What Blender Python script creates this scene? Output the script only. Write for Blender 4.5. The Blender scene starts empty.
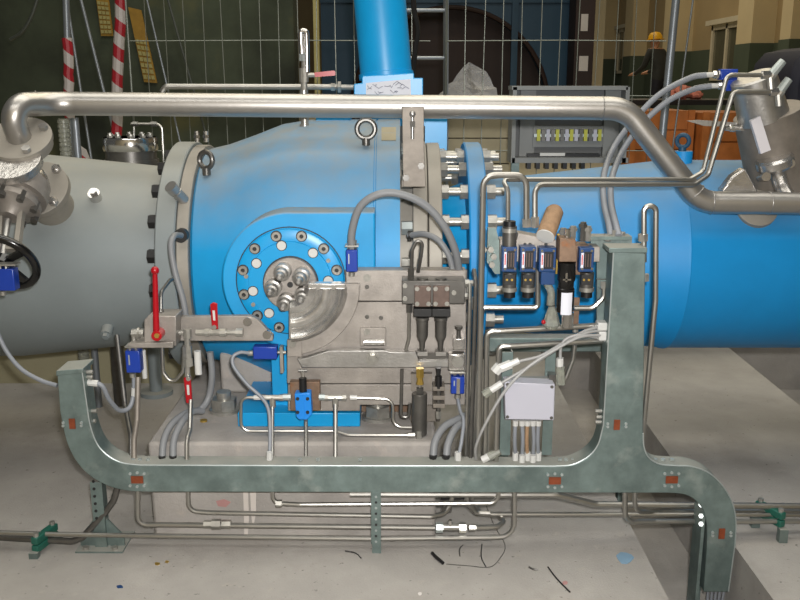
import bpy, bmesh, math, random
from mathutils import Vector, Matrix
random.seed(7)
C = bpy.context.scene.collection
PI = math.pi

# ---------------------------------------------------------------- camera, world, lights, exposure
F = 900.0                      # focal length in pixels of the 800 x 600 frame
PITCH = math.radians(13.7)
CAMZ = 1.5
cd = bpy.data.cameras.new('camera'); cam = bpy.data.objects.new('camera', cd); C.objects.link(cam)
cam.location = (0, 0, CAMZ); cam.rotation_euler = (PI/2 - PITCH, 0, 0)
cd.sensor_width = 36.0; cd.lens = F/800*36.0; cd.clip_start = 0.05; cd.clip_end = 200
sc = bpy.context.scene
sc.camera = cam
sc.view_settings.view_transform = 'Standard'; sc.view_settings.look = 'None'
sc.view_settings.gamma = 1.0; sc.view_settings.use_curve_mapping = False
sc.view_settings.exposure = -0.22
wd = bpy.data.worlds.new('hall_air'); sc.world = wd; wd.use_nodes = True
bg = wd.node_tree.nodes['Background']; bg.inputs[0].default_value = (0.95, 0.97, 0.9, 1); bg.inputs[1].default_value = 0.07

def lamp(name, kind, loc, power, col, rot=(0, 0, 0), **kw):
    l = bpy.data.lights.new(name, kind); l.energy = power; l.color = col
    for k, v in kw.items(): setattr(l, k, v)
    o = bpy.data.objects.new(name, l); C.objects.link(o); o.location = loc; o.rotation_euler = rot
    return o
# the photographer's flash, just above the lens
lamp('camera_flash', 'SPOT', (0.05, 0.0, 1.58), 440, (1.0, 0.98, 0.97), (PI/2 - PITCH, 0, 0), spot_size=math.radians(82), spot_blend=1.0, shadow_soft_size=0.03)
# hall lamps high above the pit and farther down the hall, plus two added fills
lamp('hall_lamp_pit', 'AREA', (0.2, 3.4, 5.6), 195, (1.0, 0.96, 0.87), (0, 0, 0), shape='RECTANGLE', size=6.0, size_y=3.0)
lamp('added_fill_back', 'AREA', (0.5, 7.0, 6.2), 170, (1.0, 0.9, 0.68), (-0.35, 0, 0), shape='RECTANGLE', size=6.0, size_y=2.0)  # added fill, warms and lightens the concrete at the back of the pit
lamp('added_fill_rear', 'AREA', (0.0, -0.9, 5.4), 150, (1.0, 0.97, 0.92), (0, 0, 0), shape='RECTANGLE', size=6.0, size_y=1.5)  # added fill behind the camera, lights fronts and the rear wall for reflections
lamp('hall_lamp_far', 'AREA', (3.0, 19.0, 7.5), 560, (1.0, 0.86, 0.62), (0, 0, 0), shape='RECTANGLE', size=5.0, size_y=14.0)

# ---------------------------------------------------------------- helpers
cP, sP = math.cos(PITCH), math.sin(PITCH)
def ray(px, py):
    u = (px - 400)/F; v = (300 - py)/F
    return u, cP + v*sP, -sP + v*cP
def W(px, py, Y):
    d = ray(px, py); t = Y/d[1]
    return Vector((d[0]*t, Y, CAMZ + d[2]*t))
def WZ(px, py, z):
    d = ray(px, py); t = (z - CAMZ)/d[2]
    return Vector((d[0]*t, d[1]*t, z))
def mpp(py, Y): return Y/ray(400, py)[1]/F          # metres per pixel there

def frame(d):
    d = d.normalized(); a = Vector((0, 0, 1)) if abs(d.z) < 0.9 else Vector((1, 0, 0))
    x = d.cross(a).normalized(); return x, d.cross(x).normalized()

def fillet(pts, r, n=6):
    if len(pts) < 3 or r <= 0: return list(pts)
    out = [pts[0]]
    for i in range(1, len(pts)-1):
        a, b, c = pts[i-1], pts[i], pts[i+1]
        u, v = a-b, c-b; lu, lv = u.length, v.length
        if lu < 1e-6 or lv < 1e-6: continue
        u /= lu; v /= lv
        ang = u.angle(v)
        if ang > PI-0.05: out.append(b); continue
        t = min(r/math.tan(ang/2), lu*0.49, lv*0.49); rr = t*math.tan(ang/2)
        bis = (u+v).normalized(); cen = b + bis*(rr/math.sin(ang/2))
        p0, p1 = b+u*t-cen, b+v*t-cen; tot = p0.angle(p1); ax = p0.cross(p1).normalized()
        for k in range(n+1):
            out.append(cen + Matrix.Rotation(tot*k/n, 3, ax) @ p0)
    out.append(pts[-1]); return out

def smooth_path(pts, n=6):          # Catmull-Rom through the points
    P = [pts[0]*2-pts[1]] + list(pts) + [pts[-1]*2-pts[-2]]; out = []
    for i in range(1, len(P)-2):
        a, b, c, d = P[i-1:i+3]
        for k in range(n):
            t = k/n
            out.append(0.5*((2*b)+(c-a)*t+(2*a-5*b+4*c-d)*t*t+(3*b-a-3*c+d)*t**3))
    out.append(pts[-1]); return out

class MB:
    def __init__(s): s.v = []; s.f = []
    def add(s, vs, fs):
        o = len(s.v); s.v += [Vector(p) for p in vs]; s.f += [tuple(i+o for i in f) for f in fs]; return s
    def box(s, a, b):
        x0, y0, z0 = [min(a[i], b[i]) for i in range(3)]; x1, y1, z1 = [max(a[i], b[i]) for i in range(3)]
        return s.add([(x0,y0,z0),(x1,y0,z0),(x1,y1,z0),(x0,y1,z0),(x0,y0,z1),(x1,y0,z1),(x1,y1,z1),(x0,y1,z1)],
                     [(0,3,2,1),(4,5,6,7),(0,1,5,4),(1,2,6,5),(2,3,7,6),(3,0,4,7)])
    def bar(s, p0, p1, w, h, up=(0, 0, 1)):      # rectangular bar from p0 to p1
        p0, p1 = Vector(p0), Vector(p1); d = (p1-p0).normalized(); up = Vector(up)
        x = d.cross(up)
        if x.length < 1e-4: x = d.cross(Vector((1, 0, 0)))
        x.normalize(); y = x.cross(d).normalized(); vs = []
        for p in (p0, p1):
            for a, b in ((-1,-1),(1,-1),(1,1),(-1,1)): vs.append(p + x*(a*w/2) + y*(b*h/2))
        return s.add(vs, [(0,3,2,1),(4,5,6,7),(0,1,5,4),(1,2,6,5),(2,3,7,6),(3,0,4,7)])
    def lathe(s, o, ax, prof, n=24, caps=True, ph=0.0):     # prof: (t along axis, r)
        o = Vector(o); ax = Vector(ax).normalized(); x, y = frame(ax); vs = []; fs = []
        for t, r in prof:
            for k in range(n):
                a = 2*PI*k/n + ph; vs.append(o + ax*t + x*(r*math.cos(a)) + y*(r*math.sin(a)))
        for i in range(len(prof)-1):
            for k in range(n):
                k2 = (k+1) % n; fs.append((i*n+k, i*n+k2, (i+1)*n+k2, (i+1)*n+k))
        if caps:
            fs.append(tuple(range(n-1, -1, -1))); m = (len(prof)-1)*n; fs.append(tuple(range(m, m+n)))
        return s.add(vs, fs)
    def cyl(s, p0, p1, r, r2=None, n=16):
        p0, p1 = Vector(p0), Vector(p1)
        return s.lathe(p0, p1-p0, [(0, r), ((p1-p0).length, r if r2 is None else r2)], n)
    def hexa(s, p0, p1, r): return s.cyl(p0, p1, r, n=6)
    def ring(s, p0, p1, ro, ri, n=32):
        p0, p1 = Vector(p0), Vector(p1); L = (p1-p0).length
        return s.lathe(p0, p1-p0, [(0, ri), (0, ro), (L, ro), (L, ri), (0, ri)], n, caps=False)
    def torus(s, c, ax, R, r, n=28, m=10, a0=0.0, a1=2*PI):
        c = Vector(c); ax = Vector(ax).normalized(); x, y = frame(ax); full = abs(a1-a0-2*PI) < 1e-6
        k_n = n if full else n+1; vs = []; fs = []
        for k in range(k_n):
            a = a0+(a1-a0)*k/n; d = x*math.cos(a)+y*math.sin(a)
            for j in range(m):
                b = 2*PI*j/m; vs.append(c + d*(R+r*math.cos(b)) + ax*(r*math.sin(b)))
        for k in range(n):
            k2 = (k+1) % k_n
            for j in range(m):
                j2 = (j+1) % m; fs.append((k*m+j, k2*m+j, k2*m+j2, k*m+j2))
        return s.add(vs, fs)
    def tube(s, pts, r, n=10):
        pts = [Vector(p) for p in pts]; vs = []; fs = []; x = None
        N = len(pts)
        for i, p in enumerate(pts):
            d = (pts[min(i+1, N-1)] - pts[max(i-1, 0)]).normalized()
            if x is None: x, _ = frame(d)
            x = (x - d*x.dot(d)).normalized(); y = d.cross(x)
            for k in range(n):
                a = 2*PI*k/n; vs.append(p + x*(r*math.cos(a)) + y*(r*math.sin(a)))
        for i in range(N-1):
            for k in range(n):
                k2 = (k+1) % n; fs.append((i*n+k, i*n+k2, (i+1)*n+k2, (i+1)*n+k))
        fs.append(tuple(range(n-1, -1, -1))); fs.append(tuple(range((N-1)*n, N*n)))
        return s.add(vs, fs)
    def sphere(s, c, r, n=16, m=10, sc=(1, 1, 1)):
        c = Vector(c); vs = []; fs = []
        for i in range(1, m):
            t = PI*i/m
            for k in range(n):
                a = 2*PI*k/n; vs.append(c + Vector((r*sc[0]*math.sin(t)*math.cos(a), r*sc[1]*math.sin(t)*math.sin(a), r*sc[2]*math.cos(t))))
        vs += [c+Vector((0, 0, r*sc[2])), c-Vector((0, 0, r*sc[2]))]; T = (m-1)*n
        for i in range(m-2):
            for k in range(n):
                k2 = (k+1) % n; fs.append((i*n+k, (i+1)*n+k, (i+1)*n+k2, i*n+k2))
        for k in range(n):
            k2 = (k+1) % n; fs.append((T, k, k2)); fs.append((T+1, (m-2)*n+k2, (m-2)*n+k))
        return s.add(vs, fs)
    def prism(s, poly, off):                     # planar polygon pushed along off
        n = len(poly); off = Vector(off); P = [Vector(p) for p in poly]
        return s.add(P + [p+off for p in P], [tuple(range(n)), tuple(range(2*n-1, n-1, -1))] + [(i, i+n, (i+1) % n+n, (i+1) % n) for i in range(n)])
    # the same shapes laid out in a plane of constant depth Y
    def pbox(s, x0, y0, x1, y1, Yf, Yb):
        ym = (y0+y1)/2; a = W(x0, ym, Yf); b = W(x1, ym, Yf)
        return s.box((a.x, Yf, W(400, y1, Yf).z), (b.x, Yb, W(400, y0, Yf).z))
    def pprism(s, poly, Yf, Yb): return s.prism([W(x, y, Yf) for x, y in poly], (0, Yb-Yf, 0))
    def pcylz(s, px, y0, y1, Y, rp, rp2=None, n=16):       # upright cylinder, y0 above y1
        a = W(px, (y0+y1)/2, Y); m = mpp((y0+y1)/2, Y)
        return s.cyl((a.x, Y, W(px, y1, Y).z), (a.x, Y, W(px, y0, Y).z), rp*m, None if rp2 is None else rp2*m, n)
    def pcyly(s, px, py, Yf, Yb, rp, n=20, rp2=None):      # cylinder pointing at the viewer
        a = W(px, py, Yf); m = mpp(py, Yf)
        return s.cyl(a, a+Vector((0, Yb-Yf, 0)), rp*m, None if rp2 is None else rp2*m, n)
    def pcyl(s, x0, y0, x1, y1, Y, rp, n=14, rp2=None, Y2=None):
        m = mpp((y0+y1)/2, Y)
        return s.cyl(W(x0, y0, Y), W(x1, y1, Y if Y2 is None else Y2), rp*m, None if rp2 is None else rp2*m, n)

ORG = {}
def finish(o, label, cat, group, kind):
    if label: o['label'] = label
    if cat: o['category'] = cat
    if group: o['group'] = group
    if kind: o['kind'] = kind
def thing(name, label, cat, loc, group=None, kind=None):
    o = bpy.data.objects.new(name, None); C.objects.link(o); o.location = loc; o.empty_display_size = 0.05
    ORG[o.name] = Vector(loc); finish(o, label, cat, group, kind); return o
def build(mb, name, mat, parent=None, label=None, cat=None, group=None, kind=None, bevel=0.0, sharp=35, flat=False):
    if parent is not None: org = ORG[parent.name]
    else:
        lo = [min(v[i] for v in mb.v) for i in range(3)]; hi = [max(v[i] for v in mb.v) for i in range(3)]
        org = Vector(((lo[0]+hi[0])/2, (lo[1]+hi[1])/2, lo[2]))
    me = bpy.data.meshes.new(name); me.from_pydata([tuple(v-org) for v in mb.v], [], mb.f); me.update()
    b = bmesh.new(); b.from_mesh(me); bmesh.ops.recalc_face_normals(b, faces=b.faces[:]); b.to_mesh(me); b.free()
    if not flat:
        me.shade_smooth(); me.set_sharp_from_angle(angle=math.radians(sharp))
    me.materials.append(M[mat] if isinstance(mat, str) else mat)
    o = bpy.data.objects.new(name, me); C.objects.link(o); ORG[o.name] = org
    if parent is not None: o.parent = parent
    else: o.location = org
    if bevel:
        m = o.modifiers.new('edge', 'BEVEL'); m.width = bevel; m.segments = 2; m.limit_method = 'ANGLE'; m.angle_limit = math.radians(40); m.harden_normals = False
    finish(o, label, cat, group, kind); return o
def copy_part(o, parent, move=(0, 0, 0), rot=None):
    c = o.copy(); C.objects.link(c); c.parent = parent; c.location = o.location + Vector(move)
    if rot is not None: c.rotation_euler = rot
    ORG[c.name] = ORG[o.name]; return c
def copy_tree(o, move, label=None):
    r = o.copy(); C.objects.link(r); r.location = o.location + Vector(move); ORG[r.name] = ORG[o.name]+Vector(move)
    if label: r['label'] = label
    for ch in list(o.children):
        c = ch.copy(); C.objects.link(c); c.parent = r; ORG[c.name] = ORG[r.name]
        for g in list(ch.children):
            d = g.copy(); C.objects.link(d); d.parent = c; ORG[d.name] = ORG[r.name]
    return r

# ---------------------------------------------------------------- materials
def lin(c):
    c = c/255.0
    return c/12.92 if c <= 0.04045 else ((c+0.055)/1.055)**2.4
def rgb(r, g, b): return (lin(r), lin(g), lin(b), 1)
M = {}
def mat(name, col, rough=0.5, metal=0.0, var=0.12, scale=6.0, bump=0.0, bscale=60.0, dust=None, dlo=0.25, dhi=0.8, patch=None, alpha=1.0, trans=0.0, spec=0.5, detail=6.0, coat=0.0):
    m = bpy.data.materials.new(name); m.use_nodes = True; nt = m.node_tree; N = nt.nodes; L = nt.links
    b = N['Principled BSDF']; b.inputs['Roughness'].default_value = rough; b.inputs['Metallic'].default_value = metal
    b.inputs['Specular IOR Level'].default_value = spec; b.inputs['Alpha'].default_value = alpha
    b.inputs['Transmission Weight'].default_value = trans; b.inputs['Coat Weight'].default_value = coat
    tc = N.new('ShaderNodeTexCoord'); co = tc.outputs['Object']
    def noise(s, d=detail, r=0.6):
        n = N.new('ShaderNodeTexNoise'); n.inputs['Scale'].default_value = s; n.inputs['Detail'].default_value = d; n.inputs['Roughness'].default_value = r
        L.new(co, n.inputs['Vector']); return n.outputs['Fac']
    def mix(f, a, c):
        x = N.new('ShaderNodeMix'); x.data_type = 'RGBA'
        if isinstance(f, float): x.inputs[0].default_value = f
        else: L.new(f, x.inputs[0])
        for q, i in ((a, 6), (c, 7)):
            if isinstance(q, tuple): x.inputs[i].default_value = q
            else: L.new(q, x.inputs[i])
        return x.outputs[2]
    def mr(v, a, c, lo=0.0, hi=1.0):
        x = N.new('ShaderNodeMapRange'); L.new(v, x.inputs[0])
        for i, q in enumerate((a, c, lo, hi)): x.inputs[i+1].default_value = q
        return x.outputs[0]
    def mul(a, c):
        x = N.new('ShaderNodeMath'); x.operation = 'MULTIPLY'; L.new(a, x.inputs[0])
        if isinstance(c, float): x.inputs[1].default_value = c
        else: L.new(c, x.inputs[1])
        return x.outputs[0]
    lo = tuple(max(0, q*(1-var)) for q in col[:3])+(1,); hi = tuple(min(1, q*(1+var)) for q in col[:3])+(1,)
    c = mix(mr(noise(scale), 0.3, 0.7), lo, hi)
    if patch:                                     # patch: list of (colour, noise scale, low, high, strength)
        for pc, ps, pl, ph, st in patch: c = mix(mr(noise(ps), pl, ph, 0.0, st), c, pc)
    if dust:
        g = N.new('ShaderNodeNewGeometry'); sx = N.new('ShaderNodeSeparateXYZ'); L.new(g.outputs['Normal'], sx.inputs[0])
        up = mr(sx.outputs['Z'], dlo, dhi); f = mul(up, mr(noise(9.0), 0.25, 0.6, 0.55, 1.0)); c = mix(f, c, dust)
        L.new(mr(f, 0.0, 1.0, rough, 0.85), b.inputs['Roughness'])
        L.new(mr(f, 0.0, 1.0, metal, 0.0), b.inputs['Metallic'])
    L.new(c, b.inputs['Base Color'])
    if bump:
        bp = N.new('ShaderNodeBump'); bp.inputs['Strength'].default_value = bump; bp.inputs['Distance'].default_value = 0.01
        L.new(noise(bscale, 8.0), bp.inputs['Height']); L.new(bp.outputs[0], b.inputs['Normal'])
    m['nodes_ready'] = 1; M[name] = m; return m
DUST = rgb(130, 138, 140)
mat('steel_arc', rgb(198, 196, 192), 0.24, 0.8, var=0.2, scale=22, bump=0.12, bscale=60)
mat('dull_steel', rgb(126, 119, 110), 0.55, 0.4, var=0.2, scale=14, bump=0.1)
mat('highlight_pale', rgb(222, 220, 226), 0.35, 0.2, var=0.04)  # pale tone standing in for the highlight on the bypass valve cylinder
mat('blue_paint', rgb(14, 146, 204), 0.5, dust=DUST, dlo=0.2, dhi=0.9, var=0.06, spec=0.5)
mat('blue_clean', rgb(14, 146, 204), 0.35, var=0.06)
mat('blue_deep', rgb(8, 136, 202), 0.55, dust=rgb(112, 136, 154), dlo=0.3, dhi=1.0, var=0.06)
mat('grey_paint', rgb(124, 132, 133), 0.5, var=0.05, dust=rgb(148, 148, 140), dlo=0.3, dhi=0.95)
mat('steel', rgb(172, 170, 166), 0.34, 0.8, var=0.2, scale=14, bump=0.12, bscale=120)
mat('steel_plate', rgb(152, 146, 139), 0.48, 0.5, var=0.26, scale=9, bump=0.12, bscale=160, patch=[(rgb(120, 112, 104), 5.0, 0.52, 0.75, 0.5)])
mat('steel_polished', rgb(196, 193, 189), 0.24, 0.85, var=0.2, scale=22, bump=0.15, bscale=60)
mat('steel_ring', rgb(150, 145, 135), 0.58, 0.4, var=0.14, scale=10, dust=rgb(148, 143, 133), dlo=0.3, dhi=1.0)
mat('tube_steel', rgb(172, 170, 164), 0.31, 0.9, var=0.08, scale=16)
mat('pipe_steel', rgb(178, 175, 170), 0.36, 0.88, var=0.08, scale=7, bump=0.03, bscale=90)
mat('pale_paint', rgb(196, 188, 180), 0.9, var=0.1)
mat('pink_paint', rgb(170, 128, 124), 0.9, var=0.1)
mat('nut_steel', rgb(166, 164, 157), 0.32, 0.65, var=0.25, scale=30)
mat('dark_steel', rgb(104, 102, 98), 0.36, 0.7, var=0.2, scale=20)
mat('chrome', rgb(205, 203, 200), 0.15, 0.95, var=0.06, scale=25)
mat('black_bolt', rgb(42, 42, 42), 0.45, 0.3, var=0.2)
mat('black_plastic', rgb(22, 22, 23), 0.38, var=0.2)
mat('black_gloss', rgb(12, 12, 13), 0.2, var=0.1, spec=0.7)
mat('galvanised', rgb(114, 129, 126), 0.45, 0.5, var=0.25, scale=14, bump=0.05, bscale=70, patch=[(rgb(160, 168, 162), 9.0, 0.56, 0.70, 0.6), (rgb(84, 98, 96), 4.0, 0.5, 0.7, 0.6)], dust=rgb(146, 146, 138), dlo=0.6, dhi=1.0)
mat('galvanised_bright', rgb(170, 178, 176), 0.4, 0.5, var=0.1, scale=20)
mat('concrete', rgb(160, 156, 150), 0.9, var=0.14, scale=3.0, bump=0.25, bscale=140, spec=0.2, detail=10, patch=[(rgb(116, 110, 103), 1.6, 0.54, 0.72, 0.5), (rgb(172, 165, 155), 22.0, 0.6, 0.7, 0.5), (rgb(84, 80, 78), 45.0, 0.64, 0.70, 0.7)])
mat('concrete_dark', rgb(152, 147, 140), 0.9, var=0.16, scale=3.0, bump=0.25, bscale=120, spec=0.2, patch=[(rgb(120, 118, 116), 2.4, 0.5, 0.7, 0.6)])
mat('concrete_plinth', rgb(158, 153, 147), 0.9, var=0.14, scale=4.0, bump=0.3, bscale=90, spec=0.2, patch=[(rgb(112, 108, 104), 3.0, 0.5, 0.7, 0.6), (rgb(178, 166, 156), 9.0, 0.6, 0.72, 0.6)])
mat('concrete_olive', rgb(150, 144, 118), 0.9, var=0.1, scale=2.0, bump=0.15, spec=0.2)
mat('hall_floor', rgb(158, 150, 128), 0.8, var=0.12, scale=1.4, spec=0.2)
mat('rubber_hose', rgb(120, 122, 124), 0.5, var=0.08)
mat('grey_cable', rgb(126, 130, 136), 0.45, var=0.06)
mat('white_cable', rgb(150, 150, 148), 0.45, var=0.06)
mat('white_plastic', rgb(192, 192, 188), 0.4, var=0.04)
mat('clear_plastic', rgb(176, 178, 166), 0.2, var=0.25, scale=60, trans=0.6)
mat('box_grey', rgb(174, 174, 184), 0.4, var=0.02)
mat('red_paint', rgb(160, 10, 24), 0.28, var=0.08)
mat('solenoid_blue', rgb(14, 56, 104), 0.4, var=0.12)
mat('sensor_blue', rgb(26, 58, 150), 0.3, var=0.1)
mat('valve_blue', rgb(20, 126, 212), 0.4, var=0.08)
mat('copper', rgb(136, 70, 44), 0.45, 0.4, var=0.2, scale=60)
mat('brass', rgb(196, 164, 84), 0.35, 0.8, var=0.15)
mat('rust_steel', rgb(118, 96, 78), 0.55, 0.4, var=0.25, scale=40, patch=[(rgb(140, 84, 40), 18.0, 0.58, 0.68, 0.7)])
mat('brown_plate', rgb(92, 76, 68), 0.5, 0.3, var=0.2, scale=60)
mat('green_paint', rgb(32, 92, 78), 0.4, var=0.12)
mat('rag_brown', rgb(146, 118, 90), 0.8, var=0.2, scale=50)
mat('paper', rgb(206, 208, 216), 0.7, var=0.04)
mat('print_red', rgb(200, 84, 84), 0.6, var=0.1)
mat('print_grey', rgb(120, 124, 138), 0.7, var=0.3, scale=120)
mat('orange_wood', rgb(172, 102, 46), 0.6, var=0.2, scale=8)
mat('cabinet_grey', rgb(122, 124, 122), 0.5, var=0.06)
mat('cabinet_inside', rgb(96, 98, 98), 0.6, var=0.06)
mat('yellow_green', rgb(176, 176, 60), 0.5, var=0.1)
mat('wall_dark', rgb(62, 70, 56), 0.85, var=0.4, scale=1.4, patch=[(rgb(104, 100, 62), 1.1, 0.56, 0.72, 0.6), (rgb(24, 28, 24), 0.8, 0.5, 0.7, 0.8)])
mat('wall_tan', rgb(168, 148, 112), 0.85, var=0.08, scale=0.8)
mat('wall_tan_light', rgb(206, 190, 154), 0.85, var=0.06, scale=0.8)
mat('wall_green', rgb(74, 86, 72), 0.7, var=0.12, scale=0.8)
mat('window_frame', rgb(206, 198, 176), 0.6, var=0.05)
mat('glass_dark', rgb(92, 92, 78), 0.12, var=0.2, scale=0.6)
mat('housing_blue', rgb(22, 66, 92), 0.5, var=0.12, scale=1.0)
mat('rotor_brown', rgb(46, 28, 22), 0.6, var=0.3, scale=1.5)
mat('wire', rgb(118, 122, 114), 0.4, 0.6, var=0.1)
mat('pole_galvanised', rgb(140, 146, 152), 0.4, 0.6, var=0.1)
mat('pole_dark', rgb(70, 74, 68), 0.5, 0.4, var=0.2)
mat('ochre', rgb(150, 116, 40), 0.6, var=0.2, scale=12)
mat('tag_cream', rgb(158, 150, 96), 0.6, var=0.1)
mat('plastic_film', rgb(190, 190, 190), 0.25, var=0.2, scale=8, alpha=0.42)
mat('navy', rgb(22, 24, 40), 0.7, var=0.2)
mat('jacket', rgb(44, 46, 46), 0.8, var=0.2)
mat('helmet_yellow', rgb(222, 168, 24), 0.35, var=0.05)
mat('skin', rgb(190, 140, 112), 0.6, var=0.08)
mat('foam_pink', rgb(200, 120, 100), 0.7, var=0.3, scale=30)
mat('tape_white', rgb(206, 200, 196), 0.5, var=0.08)
def striped(name, a, b, freq, twist):
    m = mat(name, a, 0.5); nt = m.node_tree; N = nt.nodes; L = nt.links
    tc = N.new('ShaderNodeTexCoord'); s = N.new('ShaderNodeSeparateXYZ'); L.new(tc.outputs['Object'], s.inputs[0])
    x = N.new('ShaderNodeMath'); x.operation = 'MULTIPLY'; L.new(s.outputs['X'], x.inputs[0]); x.inputs[1].default_value = twist
    ad = N.new('ShaderNodeMath'); ad.operation = 'ADD'; L.new(s.outputs['Z'], ad.inputs[0]); L.new(x.outputs[0], ad.inputs[1])
    f = N.new('ShaderNodeMath'); f.operation = 'MULTIPLY'; L.new(ad.outputs[0], f.inputs[0]); f.inputs[1].default_value = freq
    fr = N.new('ShaderNodeMath'); fr.operation = 'FRACT'; L.new(f.outputs[0], fr.inputs[0])
    g = N.new('ShaderNodeMath'); g.operation = 'GREATER_THAN'; L.new(fr.outputs[0], g.inputs[0]); g.inputs[1].default_value = 0.5
    mx = N.new('ShaderNodeMix'); mx.data_type = 'RGBA'; L.new(g.outputs[0], mx.inputs[0]); mx.inputs[6].default_value = a; mx.inputs[7].default_value = b
    L.new(mx.outputs[2], N['Principled BSDF'].inputs['Base Color'])
mat('board_tan', rgb(150, 141, 116), 0.8, var=0.15, scale=5)
striped('barrier_tape', rgb(168, 162, 158), rgb(146, 22, 34), 6.5, 0.8)

# ---------------------------------------------------------------- the setting
HALL = 0.7
fl = thing('floor', 'grey concrete pit floor with two sunken channels running away from the viewer', None, (0, 2.5, 0), kind='structure')
PB = 5.05
build(MB().box((-7, -2, -0.5), (0.80, PB, 0)), 'floor_slab', 'concrete', fl)
build(MB().box((1.11, -2, -0.5), (1.90, PB, 0)), 'floor_slab', 'concrete', fl)
build(MB().box((2.5, -2, -0.5), (7, PB, 0)), 'floor_slab', 'concrete', fl)
build(MB().box((0.80, -2, -0.6), (1.11, PB, -0.27)), 'channel_bed', 'concrete_dark', fl)
build(MB().box((1.90, -2, -0.6), (2.5, PB, -0.27)), 'channel_bed', 'concrete_dark', fl)
# small debris marks lie on the slab as separate scraps further below
for x0, x1 in ((0.80, 1.11), (1.90, 2.5)): build(MB().box((x0, PB-.02, -.5), (x1, PB, 0)), 'channel_end', 'concrete_dark', fl)
pw = thing('wall_pit', 'olive concrete wall at the back of the pit', None, (0, PB, 0), kind='structure')
build(MB().box((-7, PB, -0.5), (7, PB+0.4, HALL)), 'pit_face', 'concrete_olive', pw)
build(MB().box((-7, 4.36, 0.0), (-0.95, PB, HALL)), 'pit_step', 'concrete_olive', pw)
build(MB().box((-8.5, PB+0.4, 0.2), (8.2, 46, HALL)), 'floor_hall', 'hall_floor', kind='structure', label='pale concrete floor of the raised machine hall')

# right wall of the hall with pilasters, wainscot and windows
rw = thing('wall_right', 'tan plastered hall wall with green dado and pilasters', None, (8.2, 25, HALL), kind='structure')
DADO = 2.28
build(MB().box((8.0, 5.4, DADO), (8.5, 46, 7.5)), 'upper_plaster', 'wall_tan', rw)
build(MB().box((7.98, 5.4, HALL), (8.5, 46, DADO)), 'green_dado', 'wall_green', rw)
for yy, w in ((34.5, 0.9), (30.3, 1.0), (25.6, 1.1), (20.0, 0.9), (18.0, 0.5), (14.5, 0.9)):
    build(MB().box((7.5, yy, DADO), (8.0, yy+w, 7.5)), 'pilaster', 'wall_tan_light', rw)
    build(MB().box((7.48, yy-0.02, HALL), (8.0, yy+w, DADO)), 'pilaster_dado', 'wall_green', rw)
def window(name, y0, y1, z0, z1, label):
    w = thing(name, label, None, (7.95, (y0+y1)/2, z0), kind='structure')
    X = 7.9
    for a, b in (((X, y0, z0), (8.0, y0+0.12, z1)), ((X, y1-0.12, z0), (8.0, y1, z1)), ((X, y0, z1-0.12), (8.0, y1, z1)), ((X, y0, z0), (8.0, y1, z0+0.1)), ((X, (y0+y1)/2+0.25, z0), (8.0, (y0+y1)/2+0.36, z1))):
        build(MB().box(a, b), 'window_frame', 'window_frame', w)
    build(MB().box((7.95, y0+0.1, z0+0.1), (7.97, (y0+y1)/2+0.3, z1-0.1)), 'pane', 'glass_dark', w)
    build(MB().box((7.95, (y0+y1)/2+0.3, z0+0.1), (7.97, y1-0.1, z1-0.1)), 'pane', 'glass_dark', w)
    build(MB().box((7.8, y0-0.2, z1), (8.0, y1+0.2, z1+0.12)), 'window_head', 'window_frame', w)
window('window_1', 21.0, 23.8, 1.5, 2.85, 'tall pale framed window in the tan hall wall')
window('window_2', 21.0, 23.6, 3.6, 5.0, 'upper dark window above the tall framed one')
window('window_3', 31.5, 34.0, 1.75, 3.3, 'narrow far window deep along the tan hall wall')
build(MB().box((-9, -3.4, -.6), (9, -3.0, 7.0)), 'wall_rear', 'wall_tan_light', kind='structure', label='pale plaster wall behind the viewer')
build(MB().box((-9, 46, HALL), (9, 46.4, 7.5)), 'wall_back', 'wall_tan', kind='structure', label='far tan end wall of the hall')
build(MB().box((-9, 9.0, HALL), (-1.02, 9.3, 7.0)), 'wall_left', 'wall_dark', kind='structure', label='dark green mottled wall behind the wire fence')

# ---------------------------------------------------------------- background things in the hall
# blue housing with the big dark round opening
YB = 12.0
hs = thing('generator_housing', 'dark blue steel housing with a huge brown disc behind the fence', 'machine', (0.5, YB+0.7, HALL))
a, b = W(322, 80, YB).x, W(573, 80, YB).x
cc = W(450, 110, YB); rr = 98*mpp(110, YB)
arc = [(cc.x+rr*math.cos(t), cc.z+rr*math.sin(t)) for t in [math.asin((HALL-cc.z)/rr) + (PI-2*math.asin((HALL-cc.z)/rr))*k/40 for k in range(41)]]
poly = [Vector((x, YB, z)) for x, z in arc]
outer = [Vector((a, YB, HALL)), Vector((a, YB, 4.6)), Vector((b, YB, 4.6)), Vector((b, YB, HALL))]
build(MB().prism(poly + outer, (0, 0.5, 0)), 'front_panel', 'housing_blue', hs)
build(MB().prism([p+Vector((0, 0.35, 0)) for p in poly], (0, 0.1, 0)), 'rotor_disc', 'rotor_brown', hs)
mb = MB(); mb.tube([p+Vector((0, -0.01, 0)) for p in poly], 0.03, 8); build(mb, 'opening_rim', 'rotor_brown', hs)
for px in (380, 514, 571):
    x = W(px, 40, YB).x; build(MB().box((x-0.04, YB-0.06, HALL), (x+0.04, YB, 4.6)), 'stiffener', 'housing_blue', hs)
build(MB().box((a, YB-0.05, W(400, 3, YB).z), (b, YB, W(400, 3, YB).z+0.06)), 'stiffener', 'housing_blue', hs)
x = W(316.5, 40, 8.8).x
build(MB().box((x-0.025, 8.78, HALL), (x+0.025, 8.86, 5.5)), 'steel_post', 'tag_cream', label='slim olive post at the left edge of the blue housing', cat='post')
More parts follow.
